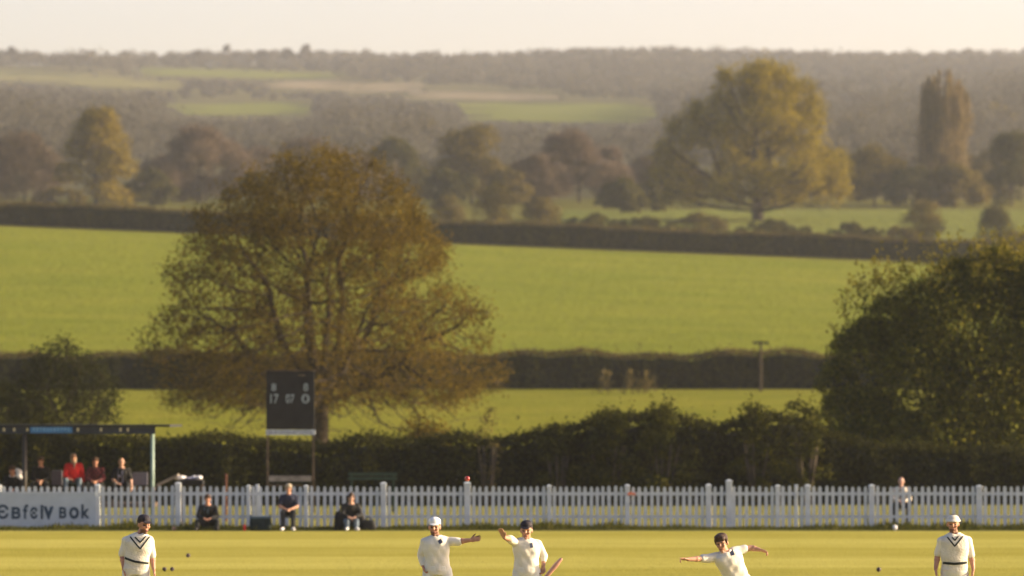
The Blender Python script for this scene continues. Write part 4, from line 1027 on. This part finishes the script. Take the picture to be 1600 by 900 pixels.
    # lower garment
    if bottom:
        g_ = MB(); torso(g_, .020, t0=-.12, t1=.16, bel=1)
        for hp_, kn, an in (('hl','kl','nl_'), ('hr','kr','nr_')):
            H_, K_, A_ = J[hp_], J[kn], J[an]; g_.capsule(H_, K_, .100, .074, 14)
            if not shorts: g_.capsule(K_, A_*.93+K_*.07, .074, .060, 14)
        link('trousers', g_.remeshed('trousers', .011, 3), M[bottom], t)
    if shoes:
        for an, to in (('nl_','ol'), ('nr_','or')):
            g_ = MB(); A_, T_ = J[an], J[to]; d = (T_-A_); d.z = 0; d.normalize()
            g_.capsule(A_-d*.03-Vector((0,0,.012)), T_, .050, .042, 12); g_.ell(A_-d*.045-Vector((0,0,.03)), (.048,.048,.042)); g_.ell(T_-Vector((0,0,0)), (.047,.05,.036))
            link('shoe', g_.remeshed('shoe', .010, 2), M[shoes], t)
    # hair and hats
    if hair and longhair is None:
        g_ = MB(); k = 1.0 if hat else 1.0
        g_.ell(hp(0, .024, .045), (.085, .095, .088), HM); g_.ell(hp(0, .062, .005), (.066, .05, .07), HM)
        if not hat:
            g_.ell(hp(.01, -.030, .100), (.072, .070, .040), HM); g_.ell(hp(-.035, -.055, .078), (.042, .045, .034), HM); g_.ell(hp(.04, -.05, .082), (.036, .045, .03), HM); g_.ell(hp(0, .02, .075), (.092, .092, .070), HM); g_.ell(hp(0, .022, .045), (.089, .088, .060), HM)
            for k_, (a_, c_) in enumerate(((-.055,.048),(-.03,.040),(-.005,.046),(.02,.038),(.045,.047))): g_.capsule(hp(a_*.9, -.06, .085), hp(a_, -.088+abs(a_)*.35, c_), .022, .012, 8, 2)
            for a_ in (-1, 1): g_.capsule(hp(a_*.078, -.02, .06), hp(a_*.080, -.022, .0), .02, .010, 8, 2)
        hm = g_.remeshed('hair', .009, 2); link('hair', hm, M[hair], t)
    if longhair:
        g_ = MB(); g_.ell(hp(0, .026, .045), (.086, .095, .088), HM); g_.ell(hp(-.055, .03, -.06), (.035, .05, .13), HM); g_.ell(hp(.055, .03, -.06), (.030, .045, .11), HM); g_.ell(hp(0, .07, -.06), (.075, .05, .14), HM)
        if longhair == 'front': g_.capsule(hp(-.05,-.03,-.08), hp(-.01,-.11,-.26), .032, .022, 10)
        link('hair', g_.remeshed('hair', .009, 2), M[hair], t)
    if hat:
        kind, m = hat; g_ = MB()
        g_.ell(hp(0, .012, .072 if kind == 'brim' else .078), (.086, .100, .056 if kind == 'brim' else .066), HM); g_.ell(hp(0, .030, .045), (.087, .090, .045), HM)
        if kind in ('cap', 'peak'):
            st = []
            for k in range(5):
                q = k/4; st.append((hp(0, -.078-.062*q, .058-.018*q), HM @ Vector((.078*(1-.45*q*q), 0, 0)), HM @ Vector((0, .002, .007*(1-.4*q)))))
            g_.loft(st, 16, 2)
        elif kind == 'brim':
            st = [(hp(0, .0, .040), HM @ Vector((.108,0,0)), HM @ Vector((0,.128,0))), (hp(0, .002, .054), HM @ Vector((.104,0,0)), HM @ Vector((0,.122,0))), (hp(0, .004, .072), HM @ Vector((.085,0,0)), HM @ Vector((0,.100,0)))]
            g_.loft(st, 24, 2)
        elif kind == 'beanie':
            g_.ell(hp(0, .01, .03), (.092, .104, .05), HM); g_.ell(hp(0, .0, .15), (.024,.024,.022), HM)
        link('cap' if kind != 'beanie' else 'woolly_hat', g_.remeshed('cap', .008, 2), M[m], t)
    return out

def tree_of(o):
    me = o.data; return BVHTree.FromPolygons([v.co for v in me.vertices], [tuple(p.vertices) for p in me.polygons])
def ribbon(o, pts, w, m, name, parent, lift=.005, d=(0,1,0), steps=14):
    """a woven band lying on the front of garment o along the polyline of (x, z) points"""
    bt = tree_of(o); P = []
    for (a, b) in zip(pts[:-1], pts[1:]):
        for k in range(steps): q = k/steps; P.append((a[0]*(1-q)+b[0]*q, a[1]*(1-q)+b[1]*q))
    P.append(pts[-1]); V = []
    for i, p in enumerate(P):
        a = P[max(0, i-1)]; c = P[min(len(P)-1, i+1)]; dx, dz = c[0]-a[0], c[1]-a[1]; l = math.hypot(dx, dz) or 1; nx, nz = -dz/l*w/2, dx/l*w/2
        hs = [bt.ray_cast(Vector((p[0]+s*nx, -2, p[1]+s*nz)), Vector(d))[0] for s in (1, -1)]
        if hs[0] is None or hs[1] is None or max(hs[0].y, hs[1].y) > .12: continue
        for h in hs: V.append((h.x, h.y-lift, h.z))
    n = len(V); V += [(x, y+lift*1.5, z) for x, y, z in V]; F = []
    for i in range(0, n-2, 2):
        F += [(i, i+1, i+3, i+2), (n+i+2, n+i+3, n+i+1, n+i), (i, i+2, n+i+2, n+i), (i+1, n+i+1, n+i+3, i+3)]
    F += [(0, n, n+1, 1), (n-2, n-1, 2*n-1, 2*n-2)]
    mb = MB(); mb.add(V, F); return mb.build(name, m, parent)

class Frame:
    """turns photo pixels in the vertical plane at distance Y into a person's own frame"""
    def __init__(s, px, Y): s.X = wx(px, Y); s.Y = Y
    def __call__(s, px, py, dy=0.0): return (wx(px, s.Y+dy)-s.X, dy, wz(py, s.Y+dy))
def player(px, Y, label): return empty('person', (wx(px, Y), Y, 0), label, 'person')

YP = 60.0
# fielder in a dark cap and cream vest, looking down
F = Frame(214, YP); t = player(214, YP, 'fielder in a navy cap and cream striped vest looking down at the left')
J = dict(head=F(225,820,-.05), neck=F(219,834,-.01), sl=F(234,846,.01), sr=F(197,845,0), el=F(238,870,.02), wl=F(240,888,-.03), al=F(242,900,-.06), er=F(191,868,.03), wr=F(194,890,-.04), ar=F(197,902,-.07),
         hl=F(223,891), hr=F(202,891), kl=F(227,938,-.03), kr=F(199,938,0), nl_=F(229,986,.02), nr_=F(197,986,.04), ol=F(231,992,-.14), nl=(-1,-.3,0), nr=(1,-.3,0), tl=(0,-1,0), tr=(0,-1,0)); J['or'] = F(194,992,-.12)
o = body(t, J, 'skin_dark', 'whites', .92, puff=.86, hat=('cap','cap_navy'), hair='hair_brown', vest=True, face=(.6,-1,-.18), beard=True)
v = o['vest']
for a in (0, 1):
    off = a*.062
    ribbon(v, [F(204-4*a,831+2*a)[::2], F(220.5,847+10*a)[::2], F(233+4*a,833+2*a)[::2]], .019, M['stripe'], 'neck_stripe', v)
ribbon(v, [F(191,870)[::2], F(212,877)[::2], F(233,880)[::2]], .030, M['stripe'], 'waist_stripe', v)

# man in white cap, arm stretched to the right of the picture
F = Frame(684, YP); t = player(684, YP, 'man in a white cap and white shirt stretching one arm out sideways')
J = dict(head=F(679,824,-.02), neck=F(681,838,0), sl=F(699,846,0), sr=F(664,847,0), el=F(717,846,-.04), wl=F(734,844,-.06), al=F(744,842,-.08), er=F(657.5,868,.05), wr=F(661,884,-.02), ar=F(664,894,-.06),
         hl=F(695,892), hr=F(672,892), kl=F(705,938,-.05), kr=F(664,938,-.02), nl_=F(712,985,.02), nr_=F(658,986,.04), ol=F(716,992,-.12), nl=(0,-1,.2), nr=(1,-.4,0), tl=(0,0,1), tr=(0,-1,0)); J['or'] = F(654,992,-.12)
o = body(t, J, 'skin_dark', 'whites', (.95, 1.85), puff=.93, hat=('cap','cap_white'), hair='hair_brown', beard=True, face=(-.1,-1,-.08), fingers=(.12,.8))
ribbon(o['shirt'], [F(686.3,843)[::2], F(690,848.5)[::2]], .052, M['badge'], 'badge', o['shirt'], steps=4)
ribbon(o['shirt'], [F(681,842)[::2], F(682,854)[::2]], .012, M['trousers_white'], 'placket', o['shirt'], steps=6)

# man in dark cap raising his hand
F = Frame(822, YP); t = player(822, YP, 'man in a dark cap raising his open palm towards the man in the white cap')
J = dict(head=F(822.5,829,-.03), neck=F(822,842,0), sl=F(840,851,.02), sr=F(806,849,-.02), el=F(850,868,.06), wl=F(849,884,.0), al=F(847,896,-.03), er=F(796,842,-.20), wr=F(788,840,-.40), ar=F(782.5,828,-.46),
         hl=F(834,894), hr=F(812,894), kl=F(842,940,-.08), kr=F(806,940,-.05), nl_=F(846,986,.03), nr_=F(802,986,.04), ol=F(850,992,-.11), nl=(-.6,-.8,0), nr=(-.6,-1,.3), tl=(0,-1,0), tr=(1,0,.2)); J['or'] = F(798,992,-.11)
o = body(t, J, 'skin', 'whites', (1.55, .98), puff=.93, hat=('cap','cap_navy'), hair='hair_brown', face=(-.12,-1,-.12), fingers=(.75,.1))
ribbon(o['shirt'], [F(829.5,848)[::2], F(831,855.5)[::2]], .040, M['badge'], 'badge', o['shirt'], steps=4)
ribbon(o['shirt'], [F(819,847)[::2], F(820,858)[::2]], .012, M['trousers_white'], 'placket', o['shirt'], steps=6)
# bat carried in his lowered hand, toe upward
Yb2 = YP-.07; bat = empty('cricket_bat', (wx(845, Yb2), Yb2, wz(911, Yb2)), 'pinkish wooden cricket bat held toe upward by the man in the dark cap', 'bat')
dvec = Vector((wx(879.4, Yb2)-wx(845, Yb2), .05, wz(876.5, Yb2)-wz(917, Yb2))); dvec.normalize()
q = dvec.to_track_quat('Z', 'Y').to_matrix().to_4x4(); bat.rotation_euler = q.to_euler()
mb = MB(); bl0 = .46-.56+.02
st = [(Vector((0,0,-.10)), Vector((.020,0,0)), Vector((0,.018,0))), (Vector((0,0,-.04)), Vector((.050,0,0)), Vector((0,.018,0))), (Vector((0,0,.06)), Vector((.054,0,0)), Vector((0,.022,0))), (Vector((0,0,.32)), Vector((.054,0,0)), Vector((0,.030,0))), (Vector((0,0,.425)), Vector((.054,0,0)), Vector((0,.018,0))), (Vector((0,0,.44)), Vector((.046,0,0)), Vector((0,.014,0)))]
mb.loft(st, 20, 4); mb.build('blade', M['willow'], bat, smooth=True)
mb = MB(); mb.cyl((0,0,-.40),(0,0,-.095),.017,.019,10); mb.build('handle', M['rubber'], bat, smooth=True)

# bowler, bare headed, arms flung wide
F = Frame(1135, YP); t = player(1135, YP, 'bare headed brown haired bowler leaning over with both arms flung wide')
J = dict(head=F(1128,849,-.10), neck=F(1133,862,-.05), sl=F(1153,860,.05), sr=F(1114,872,-.06), el=F(1174,856,.10), wl=F(1187,859,.06), al=F(1197,862,.04), er=F(1094,873,-.16), wr=F(1075,874,-.28), ar=F(1064,873,-.34),
         hl=F(1164,907,.05), hr=F(1144,911,.02), kl=F(1186,948,.0), kr=F(1142,956,-.20), nl_=F(1212,982,.26), nr_=F(1138,990,-.22), ol=F(1205,993,.12), nl=(0,-.5,-1), nr=(0,-.4,-1), tl=(0,-1,0), tr=(0,-1,-.2)); J['or'] = F(1135,994,-.38)
o = body(t, J, 'skin', 'whites', (.5, .78), puff=.93, hair='hair_brown', face=(-.32,-1,-.22), up=(-.18,0,1), fingers=(.8,(.05,.6,.8,.9)))
ribbon(o['shirt'], [F(1141.5,859)[::2], F(1144.5,867)[::2]], .05, M['badge'], 'badge', o['shirt'], steps=4)

# fielder in cream hat and vest
F = Frame(1492, YP); t = player(1492, YP, 'fielder in a cream brimmed hat and cream vest with black V stripes')
J = dict(head=F(1489,819,-.03), neck=F(1491,834,0), sl=F(1512,845,.01), sr=F(1471,846,0), el=F(1518,870,.04), wl=F(1520.5,888,-.02), al=F(1519,901,-.05), er=F(1465,868,.04), wr=F(1462,889,-.03), ar=F(1463.5,902,-.06),
         hl=F(1502,893), hr=F(1481,893), kl=F(1506,940,-.03), kr=F(1478,940,0), nl_=F(1508,986,.03), nr_=F(1475,986,.04), ol=F(1511,992,-.13), nl=(-1,-.3,0), nr=(1,-.3,0), tl=(0,-1,0), tr=(0,-1,0)); J['or'] = F(1472,992,-.13)
o = body(t, J, 'skin_dark', 'whites', .88, puff=.86, hat=('brim','cap_cream'), hair='hair_brown', vest=True, face=(-.1,-1,-.10), beard=True, belly=1.06)
v = o['vest']
ribbon(v, [F(1479,830)[::2], F(1490.5,844)[::2], F(1502,830)[::2]], .018, M['stripe'], 'neck_stripe', v)
ribbon(v, [F(1473,831)[::2], F(1490,853)[::2], F(1508,832)[::2]], .020, M['stripe'], 'neck_stripe', v)
ribbon(v, [F(1468,879)[::2], F(1490,880.5)[::2], F(1512,878.5)[::2]], .034, M['stripe'], 'waist_stripe', v)

# seated spectators
def seated(px, Y, top_py, floor, label, yaw=0., spread=.16, lean=0., knee_up=0., arms='lap', hs=1.0, face=None, **k):
    X = wx(px, Y); top = wz(top_py, Y); seat = top-.86*hs-floor; t = empty('person', (X, Y, floor), label, 'person')
    z = lambda q: top-floor-q*hs
    hy = .10; J = dict(head=(0, -.05-lean, z(.125)), neck=(0, -.01-lean*.8, z(.275)), sl=(.175, .01-lean*.7, z(.345)), sr=(-.175, .01-lean*.7, z(.345)), hl=(.09, hy, seat+.09), hr=(-.09, hy, seat+.09),
        kl=(spread+.03, hy-.40, seat+.11+knee_up), kr=(-spread-.03, hy-.40, seat+.11+knee_up))
    ank = .08; fy = hy-.42
    J.update(nl_=(spread+.02, fy-.02, ank), nr_=(-spread-.02, fy-.02, ank), ol=(spread+.05, fy-.16, .045))
    J['or'] = (-spread-.05, fy-.16, .045)
    if arms == 'lap':
        J.update(el=(.235, -.08-lean*.4, z(.60)), er=(-.235, -.08-lean*.4, z(.60)), wl=(.07, -.26-lean*.3, z(.66)), wr=(-.07, -.26-lean*.3, z(.66)), al=(.0, -.31-lean*.3, z(.67)), ar=(-.0, -.31-lean*.3, z(.68)), nl=(0,.3,-1), nr=(0,.3,-1), tl=(0,0,1), tr=(0,0,1))
    elif arms == 'knees':
        J.update(el=(.25, -.12-lean*.5, z(.58)), er=(-.25, -.12-lean*.5, z(.58)), wl=(.10, -.33, z(.63)), wr=(-.10, -.33, z(.63)), al=(.02, -.38, z(.65)), ar=(-.02, -.38, z(.65)), nl=(0,0,-1), nr=(0,0,-1), tl=(0,-1,0), tr=(0,-1,0))
    elif arms == 'side':
        J.update(el=(.26, .02-lean*.3, z(.60)), er=(-.245, -.06-lean*.3, z(.60)), wl=(.29, -.10, z(.80)), wr=(-.10, -.24, z(.72)), al=(.30, -.13, z(.90)), ar=(-.03, -.28, z(.73)), nl=(-1,0,0), nr=(0,.3,-1), tl=(0,-1,0), tr=(0,0,1))
    o = body(t, J, face=face or (.0,-1,-.05), voxel=.009, fingers=(.5,.5), **k)
    t.rotation_euler.z = yaw
    return t, o, J, seat
Yq = 117.6
def stool(X, Y, h, w, label, floor=0.0, m='dark_post'):
    s = empty('folding_stool', (X, Y, floor), label, 'stool'); mb = MB(); mb.box((-w, -.18, h-.03), (w, .2, h)); mb.build('seat', M['bag_green'], s, bevel=.008)
    for a in (-1, 1):
        for b, e in ((-.16,.16), (.16,-.16)):
            mb = MB(); mb.cyl((a*(w-.03)+(.012 if b > 0 else -.012), b, 0), (a*(w-.03)+(.012 if b > 0 else -.012), e, h-.032), .012, n=8); mb.build('leg', M[m], s)
t, o, J, seat = seated(325, Yq, 773, 0, 'crouched spectator in a dark jacket sitting low with knees apart before the fence', skin='skin_dark', top='black_cloth', sleeve=1.9, bottom='charcoal', shoes='shoe_dark', hair='hair_brown', spread=.24, knee_up=.02, arms='knees', lean=.08, collar=False, topname='jacket', puff=1.15, hs=.98)
stool(wx(325, Yq), Yq+.10, max(.10, seat-.005), .18, 'low folding stool under the crouched spectator in a dark jacket')
ribbon(o['shirt'], [(-.03, J['neck'][2]-.06), (-.04, J['neck'][2]-.24)], .13, M['slate'], 'shirt_front', o['shirt'], steps=5)
t, o, J, seat = seated(451, Yq, 756.5, 0, 'fair haired spectator in a navy polo shirt sitting before the fence with arms folded', skin='skin', top='navy_cloth', sleeve=.7, bottom='charcoal', shoes='shoe_white', hair='hair_grey', spread=.11, arms='lap', hs=1.0, topname='polo_shirt')
stool(wx(451, Yq), Yq+.10, seat-.005, .19, 'folding stool under the spectator in the navy polo shirt')
t, o, J, seat = seated(548, Yq, 771, 0, 'spectator hunched in black with a woolly hat sitting low among black bags', skin='skin_pale', top='black_cloth', sleeve=1.85, bottom='denim', shoes='shoe_white', hair='hair_brown', hat=('beanie','hair_brown'), spread=.10, arms='knees', lean=.12, collar=False, topname='jacket', puff=1.2, hs=.98, yaw=.12)
stool(wx(548, Yq), Yq+.10, max(.10, seat-.005), .2, 'low folding stool under the spectator hunched in black')
def bag(name, px, Y, w, h, d, label, m, lump=.0, rim=None, seed=0):
    t = empty(name, (wx(px, Y), Y, 0), label, 'bag'); mb = MB(); g = np.random.default_rng(seed)
    mb.loft([(Vector((0,0,.0)), Vector((w*.46,0,0)), Vector((0,d*.46,0))), (Vector((0,0,.05)), Vector((w*.5,0,0)), Vector((0,d*.5,0))), (Vector((0,0,h*.7)), Vector((w*(.5-lump*.2),0,0)), Vector((0,d*.48,0))), (Vector((0,0,h)), Vector((w*(.46-lump*.5),0,0)), Vector((0,d*(.42-lump*.3),0)))], 24, 4.5)
    me = mb.remeshed('shell', .02, 2); link('shell', me, M[m], t)
    if rim:
        mb = MB(); mb.loft([(Vector((0,0,h-.03)), Vector((w*.505,0,0)), Vector((0,d*.505,0))), (Vector((0,0,h+.018)), Vector((w*.49,0,0)), Vector((0,d*.49,0)))], 24, 4.5); mb.build('lid', M[rim], t)
        for s in (-1, 1): mb = MB(); mb.box((s*w*.44-.02, -d*.3, h+.02), (s*w*.44+.02, d*.1, h+.06)); mb.build('handle', M[rim], t)
    else:
        mb = MB(); pts = [Vector((-w*.2, 0, h*.97)), Vector((-w*.1, -.02, h+.07)), Vector((w*.1, -.02, h+.07)), Vector((w*.2, 0, h*.97))]
        for a, b in zip(pts[:-1], pts[1:]): mb.capsule(a, b, .014, .014, 8, 2)
        mb.build('strap', M[m], t)
    return t
bag('cool_box', 407, 117.7, .58, .36, .36, 'dark green canvas cool box with slate lid between two seated spectators', 'bag_green', rim='bag_rim')
bag('kit_bag', 534, 118.05, .42, .50, .3, 'black kit bag standing behind the left side of the spectator hunched in black', 'bag_black', .15, seed=1)
bag('kit_bag', 576, 117.9, .42, .28, .3, 'black slumped kit bag lying right of the spectator hunched in black', 'bag_black', .3, seed=2)
bag('kit_bag', 561, 118.25, .36, .46, .24, 'upright black kit bag behind the right shoulder of the spectator hunched in black', 'bag_black', .3, seed=3)
cup = empty('drinks_can', (wx(382, 117.4), 117.4, 0), 'small red can in the grass left of the dark green cool box', 'can')
mb = MB(); mb.cyl((0,0,0),(0,0,.012),.027,.033,14); mb.cyl((0,0,.012),(0,0,.15),.033,.033,14); mb.cyl((0,0,.15),(0,0,.165),.033,.026,14); mb.build('can', M['red_cloth'], cup)

# spectators under the shelter
kw = dict(arms='lap')
seated(64, 123.9, 714, ST_Z, 'spectator in a black jacket holding a pale cup under the shelter', skin='skin_dark', top='black_cloth', sleeve=1.85, bottom='charcoal', shoes='shoe_dark', hair='hair_brown', collar=False, topname='jacket', puff=1.15)
cu = empty('paper_cup', (wx(62.5, 123.5), 123.5, wz(757.5, 123.5)), 'pale paper cup held by the spectator in the black jacket', 'cup'); mb = MB(); mb.cyl((0,0,0),(0,0,.11),.032,.042,14); mb.build('cup', M['skin_pale'], cu)
seated(115, 123.9, 708.5, ST_Z, 'spectator with long fair hair in a bright red fleece under the shelter', skin='skin', top='red_cloth', sleeve=1.85, bottom='denim', shoes='shoe_white', hair='hair_grey', longhair='front', arms='side', topname='fleece', puff=1.12, collar=False, face=(.15,-1,-.05))
seated(149, 123.9, 715, ST_Z, 'spectator in a dark red plaid shirt under the shelter', skin='skin_dark', top='plaid', sleeve=1.8, bottom='charcoal', shoes='shoe_dark', hair='hair_brown', topname='plaid_shirt', puff=1.1, face=(.3,-1,0))
t, o, J, seat = seated(190, 123.9, 715.5, ST_Z, 'bald spectator in an open dark jacket over a lilac shirt under the shelter', skin='skin_pale', top='black_cloth', sleeve=.8, bottom='charcoal', shoes='shoe_dark', arms='side', topname='jacket', puff=1.1, collar=False, face=(.25,-1,0))
ribbon(o['shirt'], [(-.02, J['neck'][2]-.05), (-.03, J['neck'][2]-.42)], .15, M['lilac'], 'shirt_front', o['shirt'], steps=8)
t, o, J, seat = seated(20, 123.9, 728, ST_Z-.1, 'stooping spectator in dark clothes with a white scarf at the left edge', skin='skin_dark', top='black_cloth', sleeve=1.85, bottom='denim', shoes='shoe_dark', hair='hair_brown', collar='white_cloth', topname='jacket', puff=1.1, lean=.12, face=(-.5,-1,-.2))
jk = empty('white_cloth', (wx(29, 123.4), 123.4, wz(746, 123.4)), 'white cloth draped over the arm of the stooping spectator by the dark post', 'cloth'); mb = MB()
for a, b, c, r in ((0,0,.06,.08),(.02,0,.15,.085),(-.03,.02,.2,.07),(.05,.0,.0,.06)): mb.ell((a,b,c),(r,r*.8,r),nu=12,nv=8)
link('cloth', mb.remeshed('cloth', .018, 3), M['white_cloth'], jk)
seated(-14, 124.0, 724, ST_Z, 'spectator in black with a pale cap partly cut off at the left edge', skin='skin_dark', top='black_cloth', sleeve=1.85, bottom='charcoal', shoes='shoe_dark', hat=('cap','cap_cream'), hair='hair_grey', collar=False, topname='jacket')
# bald man behind the fence on the right
t, o, J, seat = seated(1408, 121.0, 745.5, 0, 'bald man in a beige jacket over a slate shirt sitting behind the fence', skin='skin_pale', top='beige_cloth', sleeve=1.85, bottom='charcoal', shoes='shoe_dark', topname='jacket', puff=1.05, collar='slate', arms='lap', face=(-.1,-1,0))
ribbon(o['shirt'], [(.0, J['neck'][2]-.05), (.0, J['neck'][2]-.44)], .13, M['slate'], 'shirt_front', o['shirt'], steps=8)
ch = empty('garden_chair', (wx(1408, 121.0), 121.1, 0), 'pale slatted chair under the bald man behind the fence', 'chair')
mb = MB(); mb.box((-.22,-.2,seat-.05),(.22,.24,seat-.008)); mb.build('seat', M['pale_wood'], ch)
mb = MB(); mb.box((-.22,.27,seat),(.22,.30,seat+.34)); mb.build('backrest', M['pale_wood'], ch)
for a in (-.2,.16):
    mb = MB(); mb.box((a,-.19,0),(a+.04,-.15,seat-.052)); mb.build('leg', M['pale_wood'], ch)
    mb = MB(); mb.box((a,.243,0),(a+.04,.268,seat+.3)); mb.build('leg', M['pale_wood'], ch)

# ---------------------------------------------------------------- light, air, camera
EL, AZ = 17.0, 4.0                     # the sun stands low on the right, a little beyond the players
sv = Vector((math.cos(math.radians(EL))*math.cos(math.radians(AZ)), math.cos(math.radians(EL))*math.sin(math.radians(AZ)), math.sin(math.radians(EL))))
sun = bpy.data.lights.new('sun', 'SUN'); sun.energy = 5.0; sun.angle = math.radians(.55); sun.color = (1.0, .79, .50)
so = bpy.data.objects.new('sun', sun); COL.objects.link(so); so.rotation_euler = (-sv).to_track_quat('-Z', 'Y').to_euler(); so.location = (60, 40, 60)
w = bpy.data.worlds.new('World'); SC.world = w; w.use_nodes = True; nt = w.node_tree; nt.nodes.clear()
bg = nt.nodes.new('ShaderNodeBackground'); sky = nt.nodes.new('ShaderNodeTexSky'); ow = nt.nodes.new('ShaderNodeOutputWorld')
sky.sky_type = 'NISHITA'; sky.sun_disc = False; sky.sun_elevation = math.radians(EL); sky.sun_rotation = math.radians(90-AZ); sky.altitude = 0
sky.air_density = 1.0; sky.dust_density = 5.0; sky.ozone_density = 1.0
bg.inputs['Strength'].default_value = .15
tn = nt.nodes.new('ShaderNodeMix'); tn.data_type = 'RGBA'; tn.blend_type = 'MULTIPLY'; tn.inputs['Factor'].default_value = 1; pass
wc = nt.nodes.new('ShaderNodeTexCoord'); ws = nt.nodes.new('ShaderNodeSeparateXYZ'); wr = nt.nodes.new('ShaderNodeValToRGB')   # added sky tint: brighter cream horizon, overhead dimmed and blued to darken the shade
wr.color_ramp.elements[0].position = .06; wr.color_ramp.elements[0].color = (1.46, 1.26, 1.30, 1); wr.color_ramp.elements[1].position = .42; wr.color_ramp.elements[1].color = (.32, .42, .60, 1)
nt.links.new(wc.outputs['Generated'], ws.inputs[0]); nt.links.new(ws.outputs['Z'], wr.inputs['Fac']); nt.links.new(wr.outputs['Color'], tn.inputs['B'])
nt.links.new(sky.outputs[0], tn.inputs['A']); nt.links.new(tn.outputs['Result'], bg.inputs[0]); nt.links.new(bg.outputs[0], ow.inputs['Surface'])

mb = MB(); mb.box((-2450, -300, -1.5), (2450, 4100, 292)); hz_ = mb.build('haze', M['white_paint']); hz_['kind'] = 'stuff'
m, nt, out = nodes('haze'); pv = N(nt, 'ShaderNodeVolumePrincipled'); pv.inputs['Color'].default_value = (.90,.93,1.0,1); pv.inputs['Density'].default_value = .000095; pv.inputs['Anisotropy'].default_value = .25
nt.links.new(pv.outputs[0], out.inputs['Volume']); hz_.data.materials.clear(); hz_.data.materials.append(m)

cam = bpy.data.cameras.new('camera'); co = bpy.data.objects.new('camera', cam); COL.objects.link(co); SC.camera = co
co.location = (0, 0, CAMZ); co.rotation_euler = (math.pi/2, 0, 0)
cam.sensor_width = 36; cam.lens = FPX/1600*36; cam.shift_x = 0; cam.shift_y = (HY-450)/1600
cam.clip_start = .5; cam.clip_end = 12000
cam.dof.use_dof = True; cam.dof.focus_distance = 61; cam.dof.aperture_fstop = (cam.lens/1000)/.084
SC.view_settings.view_transform = 'Standard'; SC.view_settings.look = 'None'; SC.view_settings.gamma = 1; SC.view_settings.exposure = 1.28
SC.cycles.use_denoising = True; SC.cycles.max_bounces = 8; SC.cycles.diffuse_bounces = 4; SC.cycles.transmission_bounces = 4; SC.cycles.volume_bounces = 1
SC.cycles.use_adaptive_sampling = True; SC.cycles.adaptive_threshold = .02; SC.cycles.sample_clamp_indirect = 6
